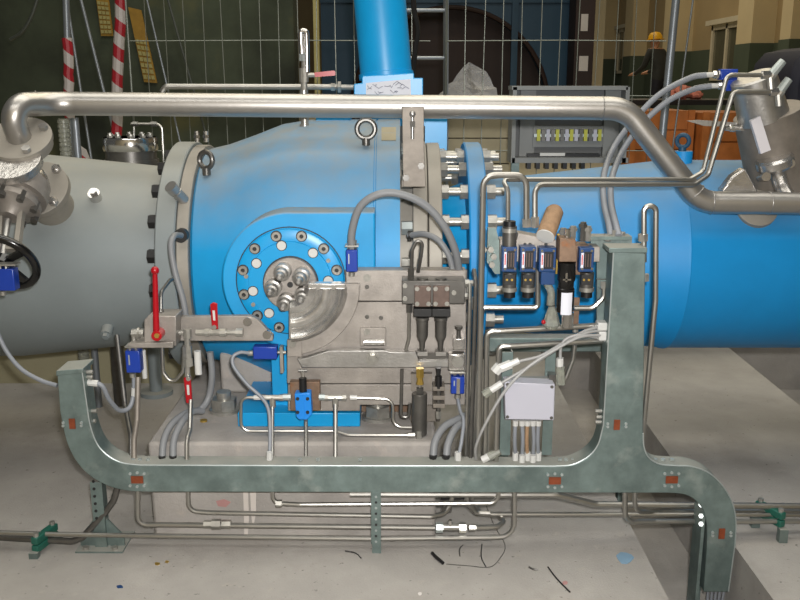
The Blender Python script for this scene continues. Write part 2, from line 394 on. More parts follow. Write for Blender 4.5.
# dark control cabinet with papers
cb = thing('control_cabinet', 'tall dark brown cabinet with papers stuck on beside blue housing', 'cabinet', (W(583, 60, 11.5).x, 11.5, HALL))
build(MB().box((W(574, 60, 11.3).x, 11.3, HALL), (W(593, 60, 11.3).x, 11.75, 4.8)), 'body', 'rotor_brown', cb)
for q in ((581, 14, 588, 31), (579, 56, 588, 71)): build(MB().pbox(*q, 11.29, 11.3), 'paper_notice', 'tape_white', cb)
x = W(598.5, 40, 13).x
build(MB().box((x-0.08, 13, HALL), (x+0.08, 13.3, 6)), 'building_column', 'wall_tan_light', label='slim cream building column right of the dark cabinet', cat='column')
# film-wrapped heap
mb = MB(); ap = W(469, 62, 5.75); base = [W(x, y, yy) for x, y, yy in ((434, 97, 5.7), (446, 99, 5.62), (460, 100, 5.6), (473, 100, 5.6), (486, 99, 5.64), (497, 96, 5.7), (490, 94, 6.0), (470, 93, 6.1), (446, 94, 6.0))]
rows = [[ap]*len(base)]; random.seed(3)
for k in range(1, 7):
    t = k/6; row = []
    for i, p in enumerate(base):
        q = ap.lerp(p, t); w = 0.05*math.sin(t*PI)*(1 if i % 2 else -1); d = Vector((p.x-ap.x, p.y-ap.y, 0)).normalized()
        row.append(q + d*(w+random.uniform(-0.012, 0.012)) + Vector((0, 0, random.uniform(-.015, .015))))
    rows.append(row)
BT = W(400, 112, 5.6).z
rows.append([Vector((p.x, p.y, BT)) for p in base])
n = len(base); vs = [v for r in rows for v in r]; fs = [(i*n+k, i*n+(k+1) % n, (i+1)*n+(k+1) % n, (i+1)*n+k) for i in range(7) for k in range(n)]
mb.add(vs, fs); fm = build(mb, 'plastic_sheet', 'plastic_film', label='crumpled clear plastic sheet peaked behind the silver pipe', cat='plastic sheet', flat=True)
bs_ = thing('board_stack', 'pale stack of boards under the clear plastic sheet', 'boards', (W(470, 120, 5.8).x, 5.85, HALL))
nb_ = 4
for k in range(nb_):
    h = (BT-.002-HALL)/nb_
    for j in range(3): build(MB().box((W(418, 120, 5.55).x, 5.55+j*.21, HALL+k*h+.004), (W(514-3*(k % 2), 120, 5.55).x, 5.55+j*.21+.2, HALL+(k+1)*h-.003)), 'board', 'board_tan', bs_)
# wooden crates, with a cluttered top
def crate(x0, x1, y0, y1, Y, label, mt='orange_wood', planks=3):
    p0, p1 = W(x0, y1, Y), W(x1, y0, Y); z1 = p1.z
    t = thing('wooden_crate', label, 'crate', ((p0.x+p1.x)/2, Y+0.4, HALL), 'crates on the hall floor')
    h = (z1-HALL)/planks
    for k in range(planks):
        build(MB().box((p0.x, Y, HALL+k*h+0.006), (p1.x, Y+0.02, HALL+(k+1)*h-0.006)), 'plank', mt, t)
    build(MB().box((p0.x+0.01, Y+0.02, HALL), (p1.x-0.01, Y+0.8, z1-0.01)), 'crate_box', mt, t)
    for x in (p0.x+0.03, p1.x-0.03): build(MB().box((x-0.03, Y-0.02, HALL), (x+0.03, Y, z1)), 'batten', mt, t)
    return t
crate(628, 695, 110, 150, 8.4, 'orange wooden crate on hall floor right of grey electrical cabinet')
crate(700, 762, 112, 152, 8.2, 'reddish wooden crate behind the inclined right stainless body', planks=2)
dk = thing('work_bench', 'dark bench top cluttered with parts above the orange crates', 'bench', (W(700, 100, 9.4).x, 9.6, HALL))
p0, p1 = W(630, 100, 9.3), W(772, 100, 9.3)
build(MB().box((p0.x, 9.3, p0.z-0.05), (p1.x, 10.1, p0.z)), 'bench_top', 'black_plastic', dk)
for x in (p0.x+0.05, p1.x-0.05): build(MB().box((x-0.04, 9.35, HALL), (x+0.04, 9.43, p0.z-0.05)), 'leg', 'black_plastic', dk)
random.seed(11)
lbl = ['pinkish crumpled cloth bundle on bench beside the hoses', 'small pink scrap on bench next to the crumpled bundle', 'little tan lump on bench left of the hose ends']
for (px, py, r), l in zip(((682, 80, 9), (696, 88, 6), (672, 92, 6)), lbl):
    mb = MB(); c = W(px, py, 9.6); mb.sphere((c.x, c.y, p0.z+r*0.011*0.7), r*0.011, 14, 9, (1.2, 1, 0.72))
    for v in mb.v: v += Vector((random.uniform(-1, 1), random.uniform(-1, 1), random.uniform(-.6, .6)))*r*0.0022
    build(mb, 'cloth_bundle', 'foam_pink', label=l, cat='cloth')
# dark covered machine at the right edge
mb = MB(); Yd = 6.4; pts = [(796, 150), (789, 118), (791, 85), (797, 62), (808, 50), (836, 44), (846, 150)]
P = [W(x, y, Yd) for x, y in pts]; 
for p in P[:1]+P[-1:]: p.z = HALL
mb.prism(P, (0, 0.8, 0)); build(mb, 'covered_machine', 'navy', label='dark navy draped machine at the right edge of the picture', cat='machine', bevel=0.05)
# worker far away
def worker(loc):
    t = thing('person', 'worker in yellow hard hat and dark jacket bending over far bench', 'person', loc)
    J = {'pel': (0, 0, .95), 'waist': (-.03, 0, 1.1), 'chest': (-.1, 0, 1.32), 'neck': (-.15, 0, 1.5), 'skull': (-.17, 0, 1.6), 'crown': (-.18, 0, 1.72),
         'shL': (-.12, -.2, 1.44), 'elL': (-.2, -.24, 1.17), 'wrL': (-.42, -.2, 1.05), 'haL': (-.5, -.19, 1.03),
         'shR': (-.12, .2, 1.44), 'elR': (-.22, .24, 1.18), 'wrR': (-.44, .2, 1.08), 'haR': (-.52, .19, 1.06),
         'hpL': (0, -.1, .9), 'knL': (-.02, -.11, .5), 'anL': (.02, -.11, .09), 'toL': (-.14, -.12, .04),
         'hpR': (0, .1, .9), 'knR': (.01, .11, .5), 'anR': (.05, .11, .09), 'toR': (-.11, .12, .04)}
    Rr = {'pel': .15, 'waist': .145, 'chest': .165, 'neck': .06, 'skull': .095, 'crown': .07, 'sh': .075, 'el': .055, 'wr': .035, 'ha': .04, 'hp': .1, 'kn': .07, 'an': .05, 'to': .045}
    E = [('pel', 'waist'), ('waist', 'chest'), ('chest', 'neck'), ('neck', 'skull'), ('skull', 'crown')]
    for s in 'LR': E += [('chest', 'sh'+s), ('sh'+s, 'el'+s), ('el'+s, 'wr'+s), ('wr'+s, 'ha'+s), ('pel', 'hp'+s), ('hp'+s, 'kn'+s), ('kn'+s, 'an'+s), ('an'+s, 'to'+s)]
    for s in 'LR':
        h = Vector(J['ha'+s]); sg = -1 if s == 'L' else 1
        for q in range(4):
            J['f%d%s' % (q, s)] = tuple(h+Vector((-.05, (q-1.5)*.022, -.0))); J['g%d%s' % (q, s)] = tuple(h+Vector((-.09+abs(q-1.5)*.008, (q-1.5)*.023, -.03)))
            E += [('ha'+s, 'f%d%s' % (q, s)), ('f%d%s' % (q, s), 'g%d%s' % (q, s))]
        J['t'+s] = tuple(h+Vector((-.02, -sg*.05, -.01))); E.append(('ha'+s, 't'+s))
    keys = list(J); idx = {k: i for i, k in enumerate(keys)}
    me = bpy.data.meshes.new('body'); me.from_pydata([J[k] for k in keys], [(idx[a], idx[b]) for a, b in E], [])
    o = bpy.data.objects.new('body', me); C.objects.link(o); o.modifiers.new('skin', 'SKIN')
    for k, sv in zip(keys, me.skin_vertices[0].data):
        r = Rr.get(k) or Rr.get(k[:2]) or .009; sv.radius = (r, r); sv.use_root = (k == 'pel')
    o.modifiers.new('sub', 'SUBSURF').levels = 2
    dg = bpy.context.evaluated_depsgraph_get(); m2 = bpy.data.meshes.new_from_object(o.evaluated_get(dg)); bpy.data.objects.remove(o)
    o = bpy.data.objects.new('body', m2); C.objects.link(o); o.parent = t
    m2.materials.clear()
    for k in ('jacket', 'skin', 'navy'): m2.materials.append(M[k])
    for p in m2.polygons:
        z, x = p.center.z, p.center.x
        p.material_index = 1 if (z > 1.5 or x < -.45) else (2 if z < .93 else 0); p.use_smooth = True
    ORG[t.name] = Vector(loc)
    mb = MB(); L = Vector(loc); mb.lathe(L+Vector((-.17, 0, 1.66)), (-.08, 0, 1), [(0, .165), (.012, .165), (.015, .135), (.08, .125), (.13, .085), (.15, .01)], 20)
    build(mb, 'hard_hat', 'helmet_yellow', t); t.rotation_euler.z = math.radians(-55)
    for s in (-1, 1):
        build(MB().sphere(L+Vector((-.262, s*.034, 1.63)), .012, 8, 6), 'eye', 'black_plastic', t)
        build(MB().sphere(L+Vector((-.15, s*.095, 1.62)), .03, 8, 6, (.6, .4, 1)), 'ear', 'skin', t)
    build(MB().sphere(L+Vector((-.275, 0, 1.6)), .018, 8, 6, (1, .7, 1.2)), 'nose', 'skin', t)
    build(MB().sphere(L+Vector((-.258, 0, 1.555)), .02, 8, 6, (.5, 1.2, .3)), 'mouth', 'foam_pink', t)
pp = W(663, 34, 17.5); worker((pp.x, 17.5, pp.z-1.76))

# ---------------------------------------------------------------- fence, ladder, poles on the edge of the pit
YF = 5.22
def fence(x0, x1, step, label):
    p = W((x0+x1)/2, 80, YF); t = thing('wire_fence', label, 'fence', (p.x, YF, HALL), 'wire mesh fence panels along the pit edge')
    k = x0
    while k <= x1+0.1:
        x = W(k, 80, YF).x; amp = random.uniform(-.006, .006); ph = random.uniform(0, 6)
        pts = [Vector((x+amp*math.sin(ph+z*2.4), YF, z)) for z in [HALL+i*0.25 for i in range(9)]]
        build(MB().tube(pts, 0.0026, 5), 'vertical_wire', 'wire', t); k += step
    a, b = W(x0, 80, YF).x, W(x1, 80, YF).x
    for py in (41, 96, 151):
        z = W(400, py, YF).z; build(MB().tube([Vector((a, YF+0.004, z)), Vector(((a+b)/2, YF+0.004, z+0.004)), Vector((b, YF+0.004, z))], 0.0028, 5), 'horizontal_wire', 'wire', t)
    build(MB().tube([Vector((a, YF, HALL)), Vector((a, YF, 2.75))], 0.006, 8), 'end_wire', 'wire', t)
    return t
fence(131, 430, 18.7, 'wavy wire mesh fence panel in front of the dark green wall')
fence(446, 664, 18.7, 'wire mesh fence panel in front of the blue housing')
ld = thing('ladder', 'pale grey ladder beside the upright blue cylinder', 'ladder', (W(425, 80, 5.5).x, 5.5, HALL))
for px in (402, 447.5):
    x = W(px, 60, 5.5).x; build(MB().bar((x, 5.5, HALL), (x-0.02, 5.56, 2.9), 0.022, 0.03), 'stile', 'pole_galvanised', ld)
for k in range(8):
    z = HALL+0.12+0.27*k; build(MB().cyl((W(402, 60, 5.5).x, 5.53, z), (W(447, 60, 5.5).x, 5.53, z), 0.011, n=10), 'rung', 'pole_galvanised', ld)
def pole(x0, y0, x1, y1, Y, r, mt, label, tape=None, group=None):
    # straight scaffold pole, continued down to the hall floor
    a, b = W(x0, y0, Y), W(x1, y1, Y); d = (b-a)
    foot = a + d*((HALL-a.z)/d.z); top = a + d*((2.9-a.z)/d.z)
    t = thing('scaffold_pole', label, 'pole', foot, group)
    build(MB().cyl(foot, top, r, n=12), 'pole_tube', mt, t)
    if tape:
        p, q = a + d*((W(x0, tape[1], Y).z-a.z)/d.z), a + d*((W(x0, tape[0], Y).z-a.z)/d.z)
        n = 9; pts = [p.lerp(q, i/n)+Vector((random.uniform(-1, 1)*r*.25, 0, 0)) for i in range(n+1)]
        build(MB().tube(pts, r*1.45, 10), 'barrier_tape', 'barrier_tape', t, label='red and white striped barrier tape')
    return t
g = 'scaffold poles behind the fence'
pole(66, 0, 70, 118, 5.3, 0.019, 'pole_galvanised', 'upright pole wrapped low with red and white tape, the left one', (38, 118), g)
pole(121, 0, 116, 135, 5.3, 0.021, 'tape_white', 'pole wholly wrapped in red and white tape, the right one', (-40, 138), g)
pole(81, 0, 104, 92, 5.6, 0.009, 'pole_galvanised', 'thin slanted bright rod between the two taped poles', None, g)
pole(73, 40, 81, 92, 5.7, 0.008, 'pole_galvanised', 'thin slanted rod just right of the left taped pole', None, g)
pole(168, 0, 194, 92, 5.7, 0.007, 'pole_dark', 'thin dark slanted rod right of the yellowish tag board', None, g)
pole(147, 0, 168, 90, 5.8, 0.006, 'pole_galvanised', 'faint slanted rod behind the yellowish tag board', None, g)
pole(676, 0, 663, 130, 5.5, 0.024, 'pole_galvanised', 'thick leaning galvanised pole in front of the far worker', None, g)
pole(693, 0, 682, 80, 8.0, 0.008, 'pole_galvanised', 'hair-thin leaning rod right of the thick galvanised pole', None, g)
def tag_board(c, Y, label, top):
    P = [W(x, y, Y) for x, y in c]; t = thing('tag_board', label, 'board', (P[2].x, Y, P[2].z), 'yellow boards hung on the dark wall')
    build(MB().prism(P, (0, 0.02, 0)), 'board', 'ochre', t)
    tl, tr, br, bl = P
    for r in range(7):
        for k in range(3):
            f0, f1 = 0.42+r*0.08, 0.42+r*0.08+0.055; g0, g1 = 0.08+k*0.3, 0.08+k*0.3+0.24
            def q(f, g): return tl.lerp(bl, f).lerp(tr.lerp(br, f), g)+Vector((0, -0.012, 0))
            build(MB().prism([q(f0, g0), q(f0, g1), q(f1, g1), q(f1, g0)], (0, 0.012, 0)), 'tag', 'tag_cream', t)
tag_board([(128, 7), (141, 10), (157, 83), (144, 82)], 8.96, 'slanted yellowish board with rows of small tags behind fence', 0)
tag_board([(93, -25), (106, -22), (113, 36), (101, 36)], 8.96, 'higher cropped yellowish board left of the slanted one', 0)
def cable(name, label, pts, r, mt, cat, group=None, n=8, sm=True, parent=None):
    P = [W(*p) for p in pts]; P = smooth_path(P) if sm else P
    return build(MB().tube(P, r, n), name, mt, parent, label, cat, group)
cable('hanging_cable', 'thin dark cable curving down the dark wall at far left', [(40, -10, 6), (32, 15, 6), (22, 32, 6), (10, 40, 6)], 0.012, 'pole_dark', 'cable')

# electrical cabinet standing open behind the silver pipe
ec = thing('electrical_cabinet', 'open grey electrical cabinet with terminal strips behind silver pipe', 'cabinet', (W(568, 150, 4.7).x, 4.75, 0))
Yc = 4.6
build(MB().pbox(512, 87, 628, 163, Yc+0.14, Yc+0.16), 'back_panel', 'cabinet_inside', ec)
for q in ((512, 87, 516, 163), (624, 87, 628, 163), (512, 86, 628, 90), (512, 158, 628, 163)): build(MB().pbox(*q, Yc, Yc+0.16), 'side_wall', 'cabinet_grey', ec)
build(MB().pbox(520, 90, 535, 158, Yc+0.12, Yc+0.14), 'mounting_plate', 'cabinet_grey', ec)
build(MB().pbox(533, 126, 604, 147, Yc+0.11, Yc+0.14), 'mounting_plate', 'cabinet_grey', ec)
rl = build(MB().pbox(534, 134, 603, 137, Yc+0.09, Yc+0.11), 'terminal_rail', 'galvanised_bright', ec)
for k in range(14):
    x = 537+k*4.7; build(MB().pbox(x, 129.5, x+3.4, 141, Yc+0.085, Yc+0.108), 'terminal', 'yellow_green' if k in (0, 4, 7, 10, 13) else ('dark_steel' if k % 2 else 'box_grey'), ec)
for k in range(7): build(MB().pbox(527+k*9, 163, 531+k*9, 169, Yc+0.04, Yc+0.1), 'cable_gland', 'black_plastic', ec)
build(MB().pbox(604, 90, 624, 158, Yc+0.10, Yc+0.14), 'cable_duct', 'cabinet_grey', ec)
build(MB().pbox(528, 154, 600, 157, Yc+0.06, Yc+0.12), 'cable_bundle', 'black_plastic', ec)
build(MB().pbox(540, 153, 565, 156, Yc+0.05, Yc+0.06), 'label_strip', 'white_plastic', ec)
for px in (518, 622):
    x = W(px, 160, Yc).x; build(MB().box((x-0.02, Yc+0.1, 0), (x+0.02, Yc+0.14, W(400, 162, Yc).z)), 'stand_leg', 'galvanised', ec)

# chrome bolted cylinder behind the grey pipe
Yp = 4.05
cp = thing('bolted_cylinder', 'dark polished upright cylinder with bolts on top behind grey pipe', 'cylinder', (W(130, 170, Yp).x, Yp, 0))
m = mpp(140, Yp); top = W(130, 137, Yp)
z0 = top.z
build(MB().lathe((top.x, Yp, 0), (0, 0, 1), [(.8, 20*m), (.8, 27*m), (z0-22*m, 27*m), (z0-22*m, 25*m), (z0-14*m, 25*m), (z0-14*m, 26*m), (z0, 26*m)], 40), 'cylinder_body', 'dark_steel', cp)
x = W(119, 380, Yp).x; build(MB().cyl((x, Yp, 0), (x, Yp, .8), .03, n=16), 'stand', 'dark_steel', cp)
build(MB().lathe((top.x, Yp, z0-13*m), (0, 0, 1), [(0, 26.4*m), (2*m, 27*m), (11*m, 27*m), (13*m, 26*m)], 40), 'lid', 'chrome', cp)
for k in range(10):
    a = 2*PI*k/10; c = Vector((top.x+20*m*math.cos(a), Yp+20*m*math.sin(a), z0)); mb = MB(); mb.cyl(c, c+Vector((0, 0, 4*m)), 2.2*m, n=8); mb.hexa(c, c+Vector((0, 0, 2*m)), 3*m)
    build(mb, 'bolt', 'nut_steel', cp)
mb = MB(); P = [W(131, 124, Yp), W(158, 124, Yp), W(162, 128, Yp), W(164, 165, Yp)]; mb.tube(fillet(P, 0.02), 0.006)
mb.hexa(W(133, 124, Yp), W(138, 124, Yp), 0.012); mb.hexa(W(151, 124, Yp), W(157, 124, Yp), 0.012)
mb.cyl(W(134, 137, Yp), W(134, 124, Yp), 0.006)
build(mb, 'small_pipe', 'tube_steel', cp)
# bottle-like capsule and short rod in front of the left tape pole
Yq = 4.02
for (px, rp, y0, y1, lab) in ((63, 6, 117, 165, 'ribbed clear hose stub standing beside left valve flange'), (75, 3.5, 118, 165, 'slim bluish rod upright beside the clear hose stub')):
    a = W(px, y0, Yq); m = mpp(140, Yq)
    prof = [(0, rp*m*.9)]
    z = 0
    while z < a.z-0.02: prof += [(z, rp*m), (z+0.012, rp*m), (z+0.014, rp*m*.85), (z+0.018, rp*m*.85)]; z += 0.02
    if rp < 5: prof = [(0, rp*m), (a.z, rp*m)]
    build(MB().lathe((a.x, Yq, 0), (0, 0, 1), prof, 14), 'hose_stub' if rp > 5 else 'upright_rod', 'clear_plastic' if rp > 5 else 'pole_galvanised', label=lab, cat='hose' if rp > 5 else 'rod')

# ---------------------------------------------------------------- plinth, valve, pipes
Y0, Z0 = 3.54, 0.825
PZ = 0.345
pl = thing('plinth', 'worn grey concrete plinth carrying the blue valve', 'plinth', (-0.355, 3.2, 0))
build(MB().box((-0.83, 2.76, 0), (0.12, 3.95, PZ)), 'plinth_block', 'concrete_plinth', pl, bevel=0.012)
build(MB().box((-0.68, 3.24, PZ), (0.10, 3.9, .505)), 'saddle_block', 'concrete_plinth', pl, bevel=0.012)
build(MB().prism([W(x, y, 2.76) for x, y in ((243, 487), (248, 487), (249, 520), (247, 545), (244.5, 548), (244, 515))], (0, -.0012, 0)), 'paint_drip', 'pale_paint', pl)
build(MB().prism([W(x, y, 2.76) for x, y in ((250, 487), (256, 487), (256, 512), (253, 530), (251, 512))], (0, -.0012, 0)), 'paint_drip', 'pale_paint', pl)
build(MB().prism([W(x, y, 2.76) for x, y in ((216, 501), (224, 499), (231, 502), (226, 507), (218, 506))], (0, -.0012, 0)), 'paint_smear', 'pink_paint', pl)
def anchor(px, py, Y, lab=None):
    c = W(px, py, Y); mb = MB(); c.z = PZ; mb.cyl(c, c+Vector((0, 0, 0.012)), 0.055, n=20); mb.hexa(c+Vector((0, 0, 0.012)), c+Vector((0, 0, 0.05)), 0.046); mb.cyl(c+Vector((0, 0, .05)), c+Vector((0, 0, .075)), 0.026)
    build(mb, 'anchor_bolt', 'nut_steel', pl)
anchor(225, 417, 3.05); anchor(378, 419, 2.98)
bp = W(207, 438, 2.9)
build(MB().cyl((bp.x-0.02, 2.95, PZ), (bp.x-0.02, 2.95, PZ+0.006), 0.012, n=12), 'plug', 'brass', pl)

vx = -0.37
vl = thing('inlet_valve', 'big blue spherical valve body with round bolted bearing cover in the centre', 'valve', (vx, Y0, PZ))
mb = MB(); mb.lathe((0, Y0, Z0), (1, 0, 0), [(-.745, .30), (-.745, .405), (-.735, .418), (-.66, .435), (-.56, .470), (-.45, .512), (-.35, .528), (-.092, .53), (-.09, .526), (-.085, .526), (-.083, .53), (0, .53), (0.0, .33)], 96)
build(mb, 'valve_body', 'blue_paint', vl, sharp=30)
# bearing housing: round on the left, square towards the right
tc = W(291, 281, 2.95); m = mpp(281, 2.95); R = 69*m; xr = W(375, 240, 2.95).x; zt = tc.z+R
pad = [Vector((tc.x+R*math.cos(t), 2.95, tc.z+R*math.sin(t))) for t in [PI/2+PI*k/36 for k in range(37)]]
pad += [Vector((xr, 2.95, tc.z-R)), Vector((xr, 2.95, zt))]
build(MB().prism(pad, (0, 0.42, 0)), 'bearing_housing', 'blue_paint', vl, bevel=0.006)
build(MB().lathe((tc.x, 2.95, tc.z), (0, -1, 0), [(0, 54*m), (0.004, 54*m), (0.006, 53.3*m), (0.018, 53*m), (0.02, 52*m), (0.02, 41.5*m), (0.026, 41*m), (0.026, 27*m)], 64), 'bearing_cover', 'blue_clean', vl)
build(MB().ring((tc.x, 2.95, tc.z), (tc.x, 2.947, tc.z), 55*m, 53.8*m, 64), 'cover_gap', 'black_bolt', vl)
dc = W(290, 285, 2.9); md = mpp(285, 2.9)
build(MB().cyl((dc.x, 2.95, dc.z), (dc.x, 2.905, dc.z), 27*md, n=48), 'shaft_end', 'steel_plate', vl, bevel=0.003)
build(MB().ring((dc.x, 2.93, dc.z), (dc.x, 2.922, dc.z), 28.2*md, 27*md, 48), 'shaft_gap', 'black_bolt', vl)
build(MB().cyl((dc.x, 2.906, dc.z), (dc.x, 2.902, dc.z), 3*md, n=16), 'centre_hole', 'black_bolt', vl)
for k in range(5):
    a = math.radians(40+72*k); c = Vector((dc.x+16*md*math.cos(a), 2.905, dc.z+16*md*math.sin(a)))
    mb = MB(); mb.lathe(c, (0, -1, 0), [(0, 8.4*md), (0.045, 8.4*md), (0.048, 6.2*md), (0.078, 5.8*md), (0.081, 4.0*md), (0.108, 3.6*md), (0.114, 1.6*md)], 20)
    build(mb, 'shaft_bolt', 'steel', vl)
for k, a in enumerate(range(15, 375, 30)):
    a = math.radians(a); c = Vector((tc.x+48*m*math.cos(a), 2.93, tc.z+48*m*math.sin(a)))
    build(MB().ring(c, c+Vector((0, -0.0012, 0)), 5.6*m, 3*m, 20), 'counterbore', 'black_bolt', vl)
    s = build(MB().ring(c, c+Vector((0, -0.008, 0)), 4.5*m, 2.1*m, 16), 'cover_screw', 'nut_steel', vl)
    build(MB().cyl(c+Vector((0, -.0005, 0)), c+Vector((0, -.003, 0)), 2.3*m, n=6), 'hex_socket', 'black_bolt', s)
for a in (149, 101, 52, 3, 193, 235, -45, -85):
    a = math.radians(a); c = Vector((tc.x+38*m*math.cos(a), 2.925, tc.z+38*m*math.sin(a)))
    build(MB().ring(c, c+Vector((0, -.0012, 0)), 5.3*m, 4*m, 18), 'plug_seat', 'black_bolt', vl)
    build(MB().cyl(c, c+Vector((0, -.004, 0)), 4.5*m, n=16), 'white_plug', 'white_plastic', vl)
for a in (172, 30, 211): 
    a = math.radians(a); c = Vector((tc.x+44*m*math.cos(a), 2.93, tc.z+44*m*math.sin(a))); build(MB().cyl(c, c+Vector((0, -.003, 0)), 2.2*m, n=12), 'small_screw', 'nut_steel', vl)
# legs and foot
build(MB().pbox(272, 335, 287, 416, 2.98, 3.12), 'leg', 'blue_clean', vl)
a, b = W(238, 425, 2.9), W(360, 425, 2.9)
build(MB().box((a.x, 2.90, PZ), (b.x, 3.235, W(400, 413, 2.9).z)), 'foot_plate', 'blue_clean', vl, bevel=0.003)
# lifting eyes
def eye(px, py, Y, rp, tp, mt, axis=(0, 1, 0), par=None):
    c = W(px, py, Y); mm = mpp(py, Y); mb = MB(); mb.torus(c, axis, rp*mm, tp*mm, 28, 10)
    mb.cyl(c-Vector((0, 0, rp*mm)), c-Vector((0, 0, (rp+7)*mm)), (tp+1.6)*mm, n=14); return build(mb, 'lifting_eye', mt, par)
eye(366, 129, 3.25, 9, 2.6, 'dark_steel', par=vl); eye(206, 160, 3.28, 8, 2.6, 'dark_steel', (0.5, 1, 0), vl)
# machined ring in two plates, with nuts, on the right
def disc(x0, x1, ro, ri, name, mt, par, n=96, bev=0.004):
    return build(MB().ring((x0, Y0, Z0), (x1, Y0, Z0), ro, ri, n), name, mt, par, bevel=bev)
disc(.045, .098, .445, .30, 'machined_ring', 'steel_ring', vl); disc(.101, .150, .440, .30, 'machined_ring', 'steel_ring', vl)
disc(-.790, -.746, .432, .30, 'machined_ring', 'steel_ring', vl)
def nut_at(x0, x1, a, rad, r, stud=None, mt='nut_steel', par=None, name='nut'):
    c = Vector((0, Y0-rad*math.cos(a), Z0+rad*math.sin(a))); mb = MB()
    mb.hexa(c+Vector((x0, 0, 0)), c+Vector((x1, 0, 0)), r)
    if stud: mb.cyl(c+Vector((stud[0], 0, 0)), c+Vector((stud[1], 0, 0)), r*0.55, n=14)
    return build(mb, name, mt, par)
NB = 20
build(MB().ring((.0, Y0, Z0), (.046, Y0, Z0), .375, .30, 96), 'machined_ring', 'steel_ring', vl)
for k in range(NB):
    a = 2*PI*(k+0.55)/NB
    nut_at(.006, .044, a-.07, .415, .026, None, 'galvanised_bright' if k % 3 == 1 else 'nut_steel', vl); nut_at(.0445, .0452, a-.07, .415, .03, None, 'black_bolt', vl, 'washer')
    nut_at(.150, .176, a, .395, .028, (.150, .246), 'nut_steel', vl, 'stud_nut')

# blue downstream pipe
rp_ = thing('penstock_pipe', 'wide blue steel pipe with bolted flange right of the valve', 'pipe', (1.6, Y0, 0))
build(MB().lathe((0, Y0, Z0), (1, 0, 0), [(.245, .25), (.245, .437), (.25, .442), (.305, .442), (.31, .437), (.31, .298), (.36, .298), (1.03, .372), (1.034, .375), (1.044, .3765), (1.05, .373), (5.5, .373)], 96, caps=False), 'pipe_shell', 'blue_deep', rp_)
build(MB().lathe((0, Y0, Z0), (1, 0, 0), [(.15, .25), (.245, .285)], 64, caps=False), 'pipe_neck', 'blue_clean', rp_)
for k in range(NB):
    a = 2*PI*(k+0.55)/NB
    nut_at(.218, .246, a, .395, .028, None, 'nut_steel', rp_)
    nut_at(.31, .345, a, .395, .028, (.31, .378), 'nut_steel', rp_, 'stud_nut')
for x in (2.6, 4.6): build(MB().box((x-0.1, Y0-0.25, 0 if x > 2.5 else 0), (x+0.1, Y0+0.25, Z0-0.33)), 'saddle_foot', 'blue_deep', rp_)
eye(683, 141, 3.5, 6, 2.2, 'housing_blue', (0.6, 1, 0), rp_)
build(MB().pcylz(683, 151, 164, 3.5, 9, n=20), 'eye_boss', 'blue_deep', rp_)
# grey upstream pipe
lp_ = thing('penstock_pipe', 'wide grey steel pipe with black-bolted flange left of the valve', 'pipe', (-1.7, Y0, 0))
build(MB().lathe((0, Y0, Z0), (1, 0, 0), [(-5.5, .405), (-1.5, .405), (-.90, .345), (-.862, .340), (-.862, .44), (-.858, .444), (-.795, .444), (-.791, .44), (-.791, .30)], 96, caps=False), 'pipe_shell', 'grey_paint', lp_)
for k in range(NB):
    a = 2*PI*(k+0.55)/NB; nut_at(-.895, -.862, a, .398, .026, None, 'black_bolt', lp_)
for x in (-2.6, -4.4): build(MB().box((x-0.1, Y0-0.25, 0), (x+0.1, Y0+0.25, Z0-0.35)), 'saddle_foot', 'grey_paint', lp_)
for px, py in ((95, 196), (107, 331)):
    # threaded plug stands out square from the shell
    for Yt in [3.6-0.005*i for i in range(120)]:
        p = W(px, py, Yt)
        if math.hypot(p.y-Y0, p.z-Z0) > .385: break
    nrm = Vector((0, p.y-Y0, p.z-Z0)).normalized(); p = W(px, py, Yt+0.01); mb = MB(); mb.cyl(p-nrm*.02, p+nrm*.018, .022); mb.hexa(p+nrm*.018, p+nrm*.032, .014)
    build(mb, 'plug', 'grey_paint' if py > 300 else 'chrome', lp_)
# sensor stub and hole on the left machined ring
c = W(176, 192, 3.17); mb = MB(); d = Vector((-.25, -.45, .45)).normalized(); mb.lathe(c-d*.05, d, [(0, .02), (.05, .02), (.052, .017), (.056, .017), (.058, .022), (.085, .022)], 18); build(mb, 'ring_pin', 'steel', vl)
# support post under the grey flange
sp = thing('pipe_support', 'round grey post with foot plate behind the grey flange', 'support', (W(157, 400, 4.2).x, 4.2, 0))
x = W(157, 400, 4.2).x
build(MB().cyl((x, 4.2, 0), (x, 4.2, .9), 0.03, n=20), 'post', 'grey_paint', sp)
build(MB().cyl((x, 4.2, 0), (x, 4.2, .02), 0.08, n=24), 'foot_plate', 'grey_paint', sp)
build(MB().box((x-.02, 4.0, .84), (x+.02, 4.2, .9)), 'head_arm', 'grey_paint', sp)
# beam under the blue flange
sb = thing('support_beam', 'grey steel beam on posts below the blue pipe flange', 'beam', (.55, 3.12, 0))
zt = W(400, 338, 3.08).z; zb = W(400, 352, 3.08).z
build(MB().box((W(488, 345, 3.08).x, 3.08, zb), (W(640, 345, 3.08).x, 3.14, zt)), 'beam', 'galvanised', sb, bevel=.004)
for px, zf in ((506, 0), (628, -.27)):
    x = W(px, 400, 3.09).x; build(MB().box((x-.015, 3.09, zf), (x+.015, 3.13, zb)), 'post', 'galvanised', sb)

